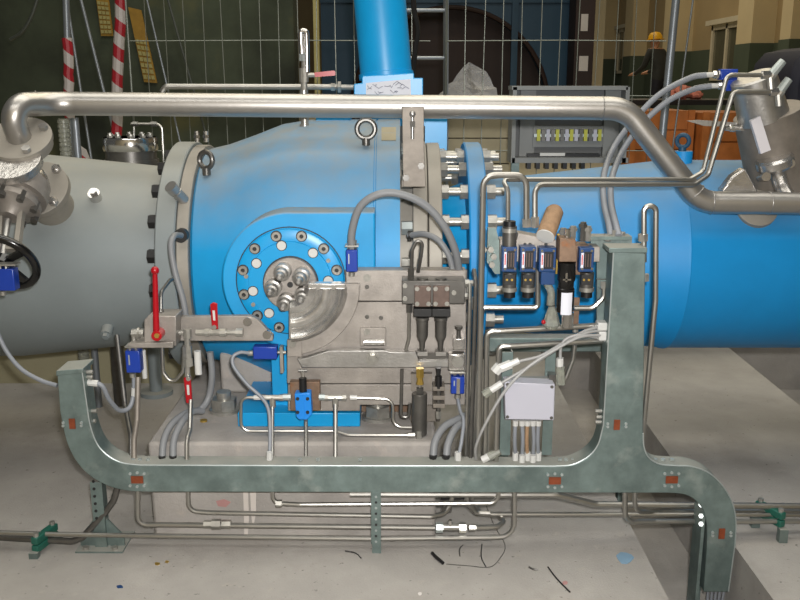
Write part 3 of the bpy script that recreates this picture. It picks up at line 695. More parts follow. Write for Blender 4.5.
# upright blue cylinder on a block
Yv = 3.72
hc = thing('hydraulic_cylinder', 'upright blue hydraulic cylinder on a blue block above the valve', 'cylinder', (W(390, 97, Yv).x, Yv, 1.3))
a, b = W(386.5, 78, Yv), W(366, -160, Yv+0.06); mm = mpp(50, Yv); ax = (b-a)
build(MB().lathe(a, ax, [(0, 27.5*mm), (.02, 27.5*mm), (.022, 26*mm), (ax.length, 25.6*mm)], 48), 'barrel', 'blue_clean', hc)
build(MB().pprism([(354, 84), (362, 83), (362, 76), (414, 73), (414, 78), (423, 78), (423, 100), (354, 100)], Yv-0.12, Yv+0.14), 'head_block', 'blue_clean', hc, bevel=.003)
pa = build(MB().pprism([(366, 83), (410.5, 79), (411, 95.5), (366, 95.5)], Yv-0.124, Yv-0.1205), 'paper_label', 'paper', hc)
random.seed(5)
for k in range(16):
    x = random.uniform(367, 404); y = random.uniform(84, 92); L = random.uniform(3, 8); dy = random.uniform(-3.5, 3.5)
    build(MB().tube([W(x, y, Yv-.1245), W(x+L*.5, y+dy, Yv-.1245), W(min(x+L, 409), min(93, max(83, y+dy*.2)), Yv-.1245)], .0012, 4), 'pen_stroke', 'print_grey', pa)
# neck joining block and valve, with a right-hand plate
build(MB().pbox(425, 119, 447, 150, 3.62, 3.72), 'side_plate', 'blue_clean', hc)
build(MB().pbox(360, 98, 425, 126, 3.62, 3.86), 'column', 'blue_clean', hc)
build(MB().pbox(316, 117, 350, 124, 3.5, 3.65), 'side_plate', 'blue_clean', hc)
# pipe rail bracket
bk = thing('pipe_bracket', 'dull steel strap bracket bolted to ring holding the silver pipe', 'bracket', (W(416, 185, 3.06).x, 3.06, Z0+.3))
Yk = 3.05
build(MB().pprism([(402, 105), (424, 105), (424, 141), (426, 187), (403, 187)], Yk, Yk+.012), 'strap', 'dull_steel', bk, bevel=.002)
build(MB().pprism([(401, 104), (425, 104), (425, 107), (401, 107)], Yk-.003, Yk+.10), 'top_flange', 'steel_polished', bk, bevel=.002)
mb = MB(); mb.cyl(W(412.5, 113, Yk-.002), W(412.5, 139, Yk-.002), .006); mb.sphere(W(412.5, 114, Yk-.004), .011); mb.hexa(W(412.5, 121, Yk-.004), W(412.5, 127, Yk-.004), .01)
build(mb, 'tension_bolt', 'steel', bk)
for px, py in ((406, 178), (421, 166)): build(MB().pcyly(px, py, Yk-.012, Yk, 3.5, 6), 'bolt', 'dark_steel', bk)
mb = MB(); p0 = W(412, 187, Yk); mb.box((p0.x-.035, Yk+.012, p0.z+.0), (p0.x+.04, 3.25, p0.z+.02)); build(mb, 'standoff', 'dull_steel', bk)

# silver pipe across the top
YS = 3.14
sr = 11.6*mpp(106, YS)
sv = thing('bypass_pipe', 'long polished silver pipe crossing the picture above the valve', 'pipe', W(400, 120, YS))
P = [W(23, 147, 3.03), W(7, 105, 2.96), W(54, 103.5, YS), W(330, 106, YS), W(626, 108.5, YS), W(700, 202.5, YS), W(760, 203, YS), W(900, 205, YS)]
mb = MB(); mb.tube(fillet(P, 0.125, 10), sr, 28); build(mb, 'pipe_run', 'pipe_steel', sv, sharp=60)
def bead(p, q, nm='weld_bead'):
    c = W(*p); d = (W(*q)-c).normalized(); build(MB().torus(c, d, sr, .0022, 28, 6), nm, 'steel', sv)
bead((36, 103, YS-.03), (60, 103.3, YS)); bead((602, 108.3, YS), (560, 108, YS)); bead((694, 193, YS), (660, 150, YS)); bead((711, 202.5, YS), (760, 203, YS)); bead((769, 203, YS), (800, 203, YS)); 

# ---------------------------------------------------------------- valves on the two pipes
def along(c, d, prof, n=24): return MB().lathe(c, d, prof, n)
lv = thing('gate_valve', 'stainless hand valve with black wheel on the grey pipe', 'valve', W(30, 190, 3.1))
nb = W(38, 189, 3.14); nd = Vector((-.05, -.80, .60)).normalized()
build(along(nb-nd*.16, nd, [(0, .075), (.14, .075), (.14, .108), (.165, .108), (.167, .104)], 32), 'pipe_flange', 'steel_ring', lv)
x, y = frame(nd)
for k in range(4):
    a = 2*PI*k/4+.9; c = nb + x*(.092*math.cos(a))+y*(.092*math.sin(a)); mb = MB(); mb.hexa(c, c+nd*.022, .017); mb.cyl(c, c+nd*.032, .010); build(mb, 'flange_bolt', 'steel_polished', lv)
bc = W(22, 186, 3.02)
build(MB().sphere(bc, .088, 24, 16), 'valve_body', 'steel_polished', lv)
ud = Vector((.04, -.60, .80)).normalized(); ub = W(23, 147, 3.04)
build(along(bc, ud, [(0, .07), (.05, .062), (.07, .072), (.09, .092), (.12, .092)], 28), 'upper_neck', 'steel_polished', lv)
build(along(ub, ud, [(0, .098), (.022, .098), (.024, .104), (.042, .104), (.044, .1)], 36), 'upper_flange', 'steel_ring', lv)
x, y = frame(ud)
for k in range(4):
    a = 2*PI*k/4+.5; c = ub+ud*.044 + x*(.082*math.cos(a))+y*(.082*math.sin(a)); mb = MB(); mb.hexa(c, c+ud*.016, .015); build(mb, 'flange_bolt', 'steel', lv)
sd = Vector((-.10, -.72, -.68)).normalized(); s0 = W(18, 196, 2.97)
build(along(s0-sd*.06, sd, [(0, .088), (.03, .088), (.032, .094), (.065, .094), (.067, .075), (.085, .075), (.087, .085), (.105, .085), (.12, .05), (.15, .03)], 28), 'bonnet', 'steel_plate', lv)
x, y = frame(sd)
for k in range(8):
    a = 2*PI*k/8; c = s0+sd*.045 + x*(.075*math.cos(a))+y*(.075*math.sin(a)); build(MB().hexa(c-sd*.02, c+sd*.018, .013), 'bonnet_bolt', 'dark_steel', lv)
wc = W(3, 262, 2.78)
for s in (-1, 1):
    c0 = s0+sd*.06+x*(s*.035); c1 = wc+x*(s*.03)-sd*.05; build(MB().bar(c0, c1, .016, .022, y), 'yoke_arm', 'steel_ring', lv)
build(MB().bar(wc-sd*.055-x*.045, wc-sd*.055+x*.075, .02, .02, y), 'yoke_bridge', 'steel_ring', lv)
build(MB().cyl(s0+sd*.1, wc+sd*.02, .011), 'stem', 'steel', lv)
wd_ = (sd+Vector((0, -.15, .12))).normalized()
wh = build(MB().torus(wc, wd_, .105, .0135, 40, 12), 'handwheel', 'black_gloss', lv)
build(MB().lathe(wc-wd_*.014, wd_, [(0, .026), (.03, .026), (.034, .02)], 20), 'hub', 'black_gloss', wh)
wx, wy = frame(wd_)
for k in range(4):
    a = 2*PI*k/4+.5; build(MB().bar(wc, wc+(wx*math.cos(a)+wy*math.sin(a))*.105, .022, .012, wd_), 'spoke', 'black_gloss', wh)
def sensor(x0, y0, x1, y1, Y, label, vertical=True, extra=None):
    t = thing('position_sensor', label, 'sensor', W((x0+x1)/2, y1, Y), 'small blue position sensors')
    build(MB().pbox(x0, y0, x1, y1, Y, Y+.04), 'housing', 'sensor_blue', t, bevel=.003)
    if vertical:
        build(MB().pbox(x0+(x1-x0)*.2, y0+4, x0+(x1-x0)*.29, y1-8, Y-.0015, Y), 'label_strip', 'galvanised_bright', t)
        xc = (x0+x1)/2; build(MB().pcylz(xc, y1, y1+4, Y+.02, 3.2, n=12), 'cable_gland', 'nut_steel', t)
        mb = MB(); mb.pcylz(xc-3, y0-3, y0, Y+.02, 1.6, n=8); mb.pcylz(xc+3, y0-3, y0, Y+.02, 1.6, n=8); mb.pbox(x0-1, y0-4.5, x1+1, y0-3, Y-.004, Y+.04); build(mb, 'mounting_bracket', 'nut_steel', t)
    else:
        build(MB().pcyl(x0-5, (y0+y1)/2, x0, (y0+y1)/2, Y+.02, 2.8), 'cable_gland', 'nut_steel', t)
        mb = MB(); mb.pcyl(x1, (y0+y1)/2-1, x1+9, (y0+y1)/2-1, Y+.02, 1.8); mb.pbox(x1+3, (y0+y1)/2-6, x1+6, (y0+y1)/2+20, Y+.0, Y+.03); build(mb, 'mounting_bracket', 'nut_steel', t)
    return t
sensor(-8, 269, 14, 291, 2.72, 'blue sensor box under the black handwheel at far left')
rv = thing('bypass_valve', 'inclined dark stainless cylinder valve standing on the blue pipe at right', 'valve', W(775, 205, 3.4))
Yr = 3.36; a = W(786, 205, Yr); b = W(768, 112, Yr-.05); ax = (b-a).normalized()
build(along(a, ax, [(0, .12), ((b-a).length, .12), ((b-a).length+.004, .112)], 40), 'main_cylinder', 'dull_steel', rv)
a2, b2 = W(764, 118, Yr-.08), W(753, 78, Yr-.1); ax2 = (b2-a2).normalized()
build(along(a2, ax2, [(0, .088), ((b2-a2).length, .078), ((b2-a2).length+.006, .07)], 40), 'actuator', 'steel', rv)
c = W(776, 168, Yr-.13); build(along(c, ax, [(0, .058), (.01, .066), (.034, .066), (.044, .058)], 28), 'collar', 'steel_polished', rv)
build(MB().tube(fillet([W(776, 168, Yr-.13), W(782, 188, Yr-.16), W(790, 201, YS)], .05), .028, 16), 'branch_pipe', 'steel_polished', rv)
build(MB().pprism([(751, 121), (760.5, 116.5), (771, 150), (761, 154)], Yr-.185, Yr-.165), 'highlight_strip', 'highlight_pale', rv)  # highlight of the cylinder built as a pale flat strip
for px, py in ((760, 178), (784, 165)):
    mb = MB(); p = W(px, py, Yr-.13); mb.cyl(p, p+Vector((0, -.05, .01)), .013); mb.cyl(p+Vector((0, -.05, .01)), p+Vector((0, -.055, .01)), .016); build(mb, 'side_bolt', 'steel_polished', rv)
build(along(W(755, 210, 3.25), Vector((0, -.8, .6)), [(-.03, .075), (.02, .075), (.022, .07)], 36), 'nozzle_flange', 'steel_ring', rv)
build(MB().pprism([(722, 190), (733, 176), (745, 168), (760, 195), (750, 205), (724, 203)], 3.22, 3.27), 'foot_flange', 'steel_polished', rv, bevel=.006)
build(MB().pprism([(688, 121), (700, 120), (742, 123), (742, 127), (705, 126)], 3.3, 3.32), 'lever', 'steel', rv)
for k in range(4): build(MB().pcyl(725+k*5, 128, 730+k*5, 128.5, 3.28, 3.6 if k % 2 else 2.6, 8), 'fitting', 'chrome', rv)
for (x0, y0, hx, hy, l) in ((764, 75, 783, 61, 'upper needle valve fitting with slanted handle at the top right'), (772, 92, 789, 79, 'lower needle valve fitting with slanted handle at the top right')):
    t = thing('needle_valve', l, 'valve', W(x0, y0+5, 3.1), 'needle valves on the bypass valve')
    build(MB().pcyl(x0-2, y0, x0+6, y0, 3.1, 4.6, 6), 'hex_nut', 'chrome', t)
    build(MB().pcyl(x0+6, y0+3, x0+10, y0-2, 3.1, 4.2, 10), 'valve_block', 'nut_steel', t)
    build(MB().pcyl(x0+8, y0-1, hx, hy, 3.1, 4.6, 10, 4.0), 'handle', 'galvanised_bright', t)
    build(MB().pcyl(x0+6, y0+2, x0+7, y0+14, 3.1, 3.6, 10), 'lower_nut', 'nut_steel', t)
for (x0, y0, l) in ((721, 69, 'upper blue sensor at the end of grey hoses, top right'), (726, 80, 'lower blue sensor at the end of grey hoses, top right')):
    t = thing('position_sensor', l, 'sensor', W(x0+8, y0+12, 3.3), 'small blue position sensors')
    build(MB().pbox(x0, y0, x0+17, y0+11, 3.3, 3.34), 'housing', 'sensor_blue', t, bevel=.003)
    mb = MB(); mb.pcyl(x0-16, y0+6, x0-8, y0+5.7, 3.32, 2.6); build(mb, 'hose_ferrule', 'white_plastic', t)
    mb = MB(); mb.pcyl(x0-8, y0+5.7, x0, y0+5, 3.32, 3.6, 8); mb.pcyl(x0-5, y0+5.5, x0-3, y0+5.5, 3.32, 4.6, 6); build(mb, 'connector', 'chrome', t)

# ---------------------------------------------------------------- locking mechanism in front of the valve
YP = 2.88
lk = thing('locking_plate', 'tall machined stainless plate stack standing before the blue valve body', 'plate', W(390, 425, YP))
build(MB().pprism([(346, 270.5), (466, 270.5), (466, 301), (346, 301)], YP, YP+.06), 'upper_plate', 'steel_plate', lk, bevel=.002)
build(MB().pprism([(346, 302), (466, 302), (466, 383.5), (287, 383.5), (287, 345), (318, 345), (336, 330), (346, 312)], YP, YP+.06), 'middle_plate', 'steel_plate', lk, bevel=.002)
build(MB().pprism([(288, 384.5), (466, 384.5), (466, 405), (360, 405), (360, 411), (288, 411)], YP, YP+.06), 'lower_plate', 'steel_plate', lk, bevel=.002)
build(MB().pbox(346, 270, 466, 405, YP+.06, YP+.075), 'back_plate', 'dark_steel', lk)
a_, b_ = W(361, 415, 3.05), W(440, 415, 3.05); build(MB().box((a_.x, 3.04, PZ), (b_.x, 3.2, W(400, 400, YP).z)), 'foot_block', 'rust_steel', lk, bevel=.003)
build(MB().box((W(410, 415, 2.95).x, 2.945, PZ), (W(440, 415, 2.95).x, 3.04, W(400, 400, YP).z)), 'foot_block', 'dull_steel', lk, bevel=.003)
for px, py in ((367, 278), (367, 287), (367, 317), (381, 318), (341, 365), (367, 341)):
    build(MB().pcyly(px, py, YP-.003, YP, 2.2 if py != 278 else 4, 12), 'screw', 'dark_steel' if py != 278 else 'nut_steel', lk)
mb = MB(); mb.pbox(360, 328, 386, 346, YP-.012, YP); build(mb, 'bearing_block', 'steel_plate', lk, bevel=.002)
mb = MB(); mb.pcyl(364, 342, 384, 342, YP-.02, 3.6); build(mb, 'roller', 'steel_polished', lk)
mb = MB(); mb.pcyly(367, 332, YP-.018, YP-.012, 3.5, 6); build(mb, 'roller_bolt', 'nut_steel', lk)
# quarter disc lever on the shaft
q = thing('quarter_lever', 'polished quarter disc lever fixed on the valve shaft', 'lever', W(300, 350, 2.87))
Yq = 2.862; cx, cy = 291, 286
def sect(r0, r1, a0=2, a1=-92, n=24):
    A = [math.radians(a0+(a1-a0)*k/n) for k in range(n+1)]
    return [(cx+r1*math.cos(t), cy-r1*math.sin(t)) for t in A] + ([(cx+r0*math.cos(t), cy-r0*math.sin(t)) for t in reversed(A)])
build(MB().pprism(sect(12, 69), Yq, Yq+.016), 'disc_plate', 'steel_plate', q, bevel=.002)
build(MB().pprism([(287, 340), (302, 340), (302, 357), (287, 357)], Yq-.004, Yq+.016), 'stop_foot', 'steel_plate', q, bevel=.002)
prev = None
cw = W(cx, cy, Yq); mq = mpp(cy, Yq)
prof = [(14, 0), (14, .02), (19, .034), (25, .030), (28, .020), (31, .030), (36, .036), (41, .030), (43, .018), (46, .030), (51, .036), (55, .026), (57, .0)]
nA = 30; vs = []; fs = []
for k in range(nA+1):
    t = math.radians(0+(-90)*k/nA)
    for r, h in prof: vs.append((cw.x+r*mq*math.cos(t), Yq-h*1.25, cw.z+r*mq*math.sin(t)))
n = len(prof)
for k in range(nA):
    for j in range(n-1): fs.append((k*n+j, k*n+j+1, (k+1)*n+j+1, (k+1)*n+j))
fs.append(tuple(range(n))); fs.append(tuple(range(nA*n+n-1, nA*n-1, -1)))
build(MB().add(vs, fs), 'ribbed_arc', 'steel_arc', q, sharp=50)
for a0, b0 in (((308, 286), (346, 286)), ((293, 303), (293, 338))):
    build(MB().bar(W(*a0, Yq-.012), W(*b0, Yq-.012), .024, .038, (0, 1, 0)), 'edge_rib', 'steel_arc', q, bevel=.004)
build(MB().pcyly(292, 343.5, Yq-.012, Yq-.004, 4, 16), 'bolt', 'nut_steel', q)
build(MB().pbox(345, 284, 358, 293, Yq-.01, Yq), 'stop_block', 'steel_plate', q)
# lever bar
lb = thing('locking_bar', 'long flat steel bar lying across the stainless plate', 'bar', W(380, 370, 2.85))
build(MB().pprism([(297, 359), (306, 358), (318, 354), (329, 350.5), (386, 350.5), (391, 352), (416, 352), (419, 361), (449, 361), (449, 367.5), (392, 368), (302, 368)], 2.84, 2.868), 'bar', 'steel', lb, bevel=.003)
build(MB().pprism([(418, 353), (448, 353), (448, 361), (419, 361)], 2.852, 2.868), 'recess', 'dark_steel', lb)
build(MB().pbox(448, 354, 465, 371, 2.832, 2.868), 'end_block', 'steel_polished', lb, bevel=.004)
build(MB().pcyly(458, 362, 2.826, 2.832, 6, 20), 'pivot_pin', 'nut_steel', lb)
mb = MB(); mb.pcyly(372.5, 359, 2.834, 2.84, 6.5, 20); mb.pcyly(372.5, 359, 2.822, 2.834, 4.2, 6); build(mb, 'hex_bolt', 'nut_steel', lb)

def small(name, label, cat, group=None, loc=None): return thing(name, label, cat, loc, group)
sensor(346, 250, 357.5, 272, 2.85, 'upright blue sensor on top left corner of the stainless plate')
sensor(253, 347, 277, 359.5, 2.84, 'lying blue sensor left of the quarter disc lever foot', False)
# pilot valve block with two plungers
pb = thing('pilot_valve', 'dark pilot valve block with two hanging plungers on the plate', 'valve', W(432, 345, 2.84))
build(MB().pbox(402, 281, 465, 304, 2.80, YP), 'block', 'dark_steel', pb, bevel=.002)
for x0 in (414.5, 433):
    pt = build(MB().pbox(x0, 286, x0+16.5, 307, 2.786, 2.80), 'cover_plate', 'brown_plate', pb, bevel=.002)
    for dx in (2.6, 14):
        for dy in (289, 304): build(MB().pcyly(x0+dx, dy, 2.782, 2.786, 2.3, 12), 'cover_screw', 'nut_steel', pt)
    build(MB().pcylz(x0+8, 278, 286, 2.82, 5.6, n=16), 'top_cap', 'dark_steel', pb)
    build(MB().pbox(x0-1, 309, x0+17.5, 317, 2.785, 2.83), 'yoke', 'black_bolt', pb, bevel=.002)
    p = W(x0+8, 317, 2.808); m = mpp(330, 2.808)
    build(MB().lathe(p, (0, 0, -1), [(0, 6.6*m), (3*m, 6.6*m), (4*m, 5.8*m), (20*m, 5.6*m), (24*m, 4*m), (26*m, 3*m), (34*m, 2.4*m), (37*m, 1*m)], 20), 'plunger', 'dark_steel', pb)
    build(MB().pbox(x0+3, 352, x0+13, 356, 2.80, 2.84), 'plunger_seat', 'steel', pb)
for px, py in ((405, 299), (454, 293), (405, 286)): build(MB().pcyly(px, py, 2.796, 2.80, 2.4, 12), 'screw', 'nut_steel', pb)
mb = MB(); mb.pcyl(462, 283, 474, 283, 2.82, 3.2, 6); mb.pcyl(465, 283, 469, 283, 2.82, 4.2, 6); build(mb, 'side_fitting', 'nut_steel', pb)
mb = MB(); mb.pcyl(462, 296, 468, 296, 2.82, 3.6, 6); build(mb, 'side_fitting', 'nut_steel', pb)
mb = MB(); mb.pcylz(472, 297, 309, 2.82, 2.6, n=6); mb.pcylz(472, 300, 305, 2.82, 3.6, n=6); build(mb, 'side_fitting', 'nut_steel', pb)
mb = MB(); mb.pcylz(411, 268, 280, 2.83, 3.6, n=6); build(mb, 'side_fitting', 'dark_steel', pb)
mb = MB(); mb.pcylz(409.5, 304, 312, 2.83, 3.6, n=6); build(mb, 'side_fitting', 'dark_steel', pb)
# dashpot
dp = thing('damper', 'dark grey damper cylinder with brass head below the locking bar', 'damper', W(420, 434, 2.82))
build(MB().pcylz(419.5, 393, 434, 2.82, 7.6, n=24), 'cylinder', 'dark_steel', dp, bevel=.002)
build(MB().pcylz(420, 372, 394, 2.82, 1.6, n=8), 'rod', 'chrome', dp)
build(MB().pcylz(420, 377, 384, 2.82, 4.0, 2.6, n=8), 'brass_head', 'brass', dp)
build(MB().pcylz(420, 368, 377, 2.82, 4.2, n=6), 'brass_head', 'brass', dp)
build(MB().pbox(411, 374, 432, 391, 2.845, 2.87), 'bracket', 'dull_steel', dp)
build(MB().pcylz(420, 388, 393, 2.82, 4, n=6), 'top_nut', 'dark_steel', dp)
mb = MB(); mb.pcyl(408, 435, 415, 435, 2.80, 2.8, 6); mb.pcylz(419, 431, 438, 2.80, 3, n=8); build(mb, 'port_fitting', 'nut_steel', dp)
# spring stop
st = thing('spring_stop', 'thin black spring stop in steel clamps right of the damper', 'spring', W(439, 420, 2.82))
build(MB().pcylz(438.5, 368, 376, 2.82, 1.6, 3, n=8), 'tip', 'black_bolt', st)
build(MB().pcylz(438.5, 376, 388, 2.82, 3.4, n=12), 'spring_cup', 'black_plastic', st)
build(MB().pcylz(438.5, 388, 420, 2.82, 2.0, n=10), 'rod', 'dark_steel', st)
for y in (387, 396, 404): build(MB().pbox(433, y, 445, y+4, 2.81, 2.87), 'clamp', 'dull_steel', st, bevel=.001)
build(MB().pcylz(438.5, 411, 418, 2.82, 2.9, n=6), 'nut', 'nut_steel', st)
# bolt on a bright pad, then small blue sensor below
bs = thing('stop_bolt', 'dark stop bolt standing on a bright pad at the plate edge', 'bolt', W(458, 350, 2.84))
build(MB().pbox(453, 339, 465, 350, 2.83, 2.88), 'pad', 'steel_polished', bs, bevel=.002)
m = mpp(330, 2.85); p = W(458.5, 339, 2.85); build(MB().lathe(p, (0, 0, 1), [(0, 4.5*m), (3*m, 2*m), (9*m, 2*m), (11*m, 4*m), (13.5*m, 4*m)], 12), 'bolt', 'dark_steel', bs)
s2 = sensor(451, 377, 464.5, 394, 2.82, 'blue sensor at the lower right corner of the stainless plate')
build(MB().pbox(456.5, 379, 460, 394, 2.814, 2.82), 'chrome_strip', 'chrome', s2)
# blue hand valve at the foot
hv = thing('hand_valve', 'small bright blue valve block with black knob low in the centre', 'valve', W(303, 420, 2.83))
build(MB().pbox(290, 382, 320, 411, 2.84, 2.87), 'back_plate', 'rust_steel', hv, bevel=.002)
b_ = build(MB().pprism([(294.5, 394), (310.5, 393), (312, 415), (307, 420), (299, 420), (296, 417)], 2.80, 2.84), 'valve_block', 'valve_blue', hv, bevel=.003)
for px in (297.5, 307.5):
    for py in (399, 412.5): build(MB().pcyly(px, py, 2.797, 2.80, 1.8, 10), 'screw', 'black_bolt', b_)
build(MB().pbox(301.5, 396, 304, 418, 2.796, 2.80), 'front_rib', 'valve_blue', hv)
build(MB().pcylz(303, 378, 392, 2.82, 3.8, n=12), 'knob_base', 'black_plastic', hv)
build(MB().pcylz(303, 371, 380, 2.82, 1.2, 2.2, n=8), 'spindle', 'chrome', hv)
build(MB().pcyl(298.5, 370.5, 307, 370.5, 2.82, 1.7, 8), 'turn_handle', 'dark_steel', hv)
for (a0, b0) in ((283, 291), (319, 325)): build(MB().pcyl(a0, 397, b0, 397, 2.83, 3.4, 6), 'hex_nut', 'galvanised_bright', hv)
for px in (272.5, 335.5):
    mb = MB(); mb.pcyl(px-7, 397.5, px+7, 397.5, 2.83, 2.8, 10); mb.pcylz(px, 397, 407, 2.83, 3.2, n=8); mb.pcyl(px-11, 397.5, px-7, 397.5, 2.83, 3.4, 6); mb.pcyl(px+7, 397.5, px+11, 397.5, 2.83, 3.4, 6)
    build(mb, 'tee_fitting', 'nut_steel', hv)
for a0 in (254, 350): build(MB().pcyl(a0, 397.5, a0+7, 397.5, 2.83, 2.6, 8), 'hex_nut', 'white_plastic', hv)

# ---------------------------------------------------------------- left valve plate with red handles
vp = thing('valve_plate', 'flat steel valve plate at left carrying blocks and fittings', 'plate', W(220, 341, 2.86))
build(MB().pprism([(172, 317), (250, 316), (257, 319), (273, 336), (273, 341), (172, 341)], 2.86, 2.885), 'plate', 'steel_plate', vp, bevel=.002)
build(MB().pprism([(144, 320), (148, 316), (176, 316), (176, 346), (144, 346)], 2.79, 2.885), 'valve_block', 'steel_plate', vp, bevel=.003)
build(MB().pprism([(128, 344), (173, 342), (173, 348), (134, 348), (127, 346)], 2.77, 2.88), 'foot_plate', 'steel_plate', vp, bevel=.002)
build(MB().pbox(166, 341, 174, 346, 2.80, 2.885), 'foot_plate', 'steel_plate', vp)
mb = MB(); mb.pcyl(132, 333, 144, 333, 2.81, 4.5, 6); mb.pcylz(134, 333, 344, 2.81, 2.4); mb.pcyl(138, 333, 140, 333, 2.81, 5.8, 12); build(mb, 'inlet_fitting', 'nut_steel', vp)
for px, py in ((247.5, 322), (267, 335)): build(MB().pcyly(px, py, 2.848, 2.86, 4.4, 16), 'plate_bolt', 'chrome', vp)
for k, (x0, x1, r) in enumerate(((178, 184, 3), (196, 205, 3), (205, 210, 4), (210, 220, 3.2), (220, 226, 4.2), (226, 236, 2.6), (236, 243, 4.4))): build(MB().pcyl(x0, 332.5, x1, 332.5, 2.84, r, 8), 'fitting', 'nut_steel', vp)
mb = MB(); mb.pcylz(187.5, 329, 338, 2.84, 4.2, n=8); mb.pcylz(187.5, 338, 346, 2.84, 3.2, n=8); mb.pcylz(187.5, 346, 358, 2.84, 4.6, n=6); mb.pcylz(187.5, 358, 366, 2.84, 5.2, n=8); mb.pcylz(187.5, 366, 378, 2.84, 2.8, n=8); build(mb, 'hanging_fitting', 'nut_steel', vp)
mb = MB(); mb.pcylz(198, 351, 374, 2.85, 3.6, n=14); build(mb, 'capsule', 'white_plastic', vp)
mb = MB(); mb.pcylz(144, 350, 378, 2.84, 2.6, n=12); build(mb, 'capsule', 'white_plastic', vp)
mb = MB(); mb.pcylz(162.5, 309, 318, 2.84, 1.6, n=8); build(mb, 'stud', 'dark_steel', vp)
rh = thing('red_lever', 'long red ball-ended lever standing up at the left', 'handle', W(156, 340, 2.77))
p, b = W(156.5, 336, 2.76), W(155, 272, 2.76); m = mpp(300, 2.76); d = b-p
build(MB().lathe(p, d, [(0, 3.4*m), (d.length*.9, 2.6*m), (d.length, 2.4*m)], 16), 'shaft', 'red_paint', rh)
build(MB().sphere(W(155, 270.5, 2.76), 4.2*m, 18, 12), 'ball_end', 'red_paint', rh)
pv = build(MB().pcyly(156.5, 336, 2.745, 2.79, 5.2, 20), 'pivot', 'red_paint', rh); build(MB().pcyly(156.5, 336, 2.738, 2.746, 2.6, 6), 'pivot_bolt', 'brass', pv)
for (c, l, Yh) in (([(210, 304.5), (213, 302.5), (217, 303.5), (218, 329), (212, 330)], 'short red flat handle above the valve plate before the blue body', 2.82),
                   ([(183.5, 378), (190.5, 377), (192, 401), (189, 404), (186, 403)], 'short red flat handle hanging below the valve plate', 2.82)):
    t = thing('ball_valve_lever', l, 'handle', W(c[3][0], max(y for _, y in c), Yh), 'short red ball valve handles')
    build(MB().pprism(c, Yh, Yh+.008), 'grip', 'red_paint', t, bevel=.002)
    x = sum(q[0] for q in c)/5; y0 = min(q[1] for q in c)
    build(MB().pprism([(x-1.6, y0+8), (x+.8, y0+8), (x+1.4, y0+18), (x-.8, y0+18)], Yh-.001, Yh), 'white_print', 'white_plastic', t)
    build(MB().pcyly(x, y0+(25 if y0 < 350 else 2), Yh-.004, Yh+.012, 2.4, 8), 'spindle_nut', 'nut_steel', t)
sensor(125.5, 351, 140, 373, 2.79, 'blue sensor hanging under the left end of the valve plate')

# ---------------------------------------------------------------- cable tray
YT, YTB = 2.65, 2.728
tr = thing('cable_tray', 'galvanised cable tray bending along the front and rising at right', 'cable tray', W(400, 492, YT))
def arcp(cx, cy, rx, ry, a0, a1, n=8):
    return [(cx+rx*math.cos(math.radians(a0+(a1-a0)*k/n)), cy-ry*math.sin(math.radians(a0+(a1-a0)*k/n))) for k in range(n+1)]
def curve(pts, n=5):
    return [(p.x, p.y) for p in smooth_path([Vector((x, y, 0)) for x, y in pts], n)]
top_edge = [(57, 373), (82, 370.5)] + curve([(86, 400), (90, 425), (97, 444), (108, 456), (122, 463), (140, 465.5)]) + [(300, 466)] + curve([(554, 466.5), (572, 465), (588, 457), (598, 445), (603.5, 425)]) + [(613.5, 252), (645.5, 253)]
right_edge = curve([(643, 430), (644, 447), (649, 458), (660, 464.5), (676, 466), (692, 467), (710, 474), (724, 488), (733, 505), (736, 523), (735, 545)]) + [(728.5, 592)]
bot_edge = [(703.5, 592)] + curve([(707, 548), (707, 525), (703, 510), (695, 500), (684, 494.5), (668, 493)]) + [(400, 492.5)] + curve([(150, 492), (128, 491), (108, 486), (90, 476), (76, 461), (66, 440), (60, 412)])
full = top_edge + right_edge + bot_edge
build(MB().pprism(full, YT, YTB), 'tray_channel', 'galvanised', tr, bevel=.0025)
for seg in (top_edge[2:-2], right_edge[1:]): build(MB().tube([W(x, y-.4, YT-.001) for x, y in seg], .0022, 6), 'cover_lip', 'galvanised_bright', tr)
build(MB().tube([W(*p, YT-.001) for p in ((82, 371), (86, 400))], .0022, 6), 'cover_lip', 'galvanised_bright', tr)
build(MB().tube([W(*p, YT-.001) for p in ((603.5, 425), (613.5, 252))], .0022, 6), 'cover_lip', 'galvanised_bright', tr)
# end cap, top cap
build(MB().pbox(609, 248, 647.5, 253, YT-.004, YTB+.004), 'end_cap', 'galvanised', tr, bevel=.002)
build(MB().pprism([(56, 371), (83, 368.5), (83, 373), (56, 376)], YT-.003, YTB+.02), 'end_cap', 'galvanised', tr, bevel=.002)
def strap(px, py, vert):
    t = build(MB().pbox(px-(3 if vert else 6), py-(5 if vert else 3.5), px+(3 if vert else 6), py+(5 if vert else 3.5), YT-.005, YT-.001), 'bonding_strap', 'copper', tr, label='copper bonding strap')
    for dx, dy in ((-7, -6), (-7, 6), (7, -6), (7, 6), (0, -7), (0, 7)):
        if vert: dx, dy = dx*1.3, 2 if dy > 0 else -1
        build(MB().pcyly(px+dx, py+dy, YT-.004, YT, 1.5, 8), 'screw', 'galvanised_bright', t)
for a in ((72, 424, True), (137, 480, False), (555, 481, False), (617, 425, True), (672, 480, False), (722, 534, True)): strap(*a)
for px, py in ((89, 372), (89, 377), (93, 411), (92, 421), (599, 411), (599, 422), (600, 417)):
    c = W(px, py, YT+.035); d = Vector((1, 0, 0)) if px < 300 else Vector((-1, 0, 0)); build(MB().hexa(c-d*.01, c+d*.012, .007), 'side_bolt', 'nut_steel', tr)
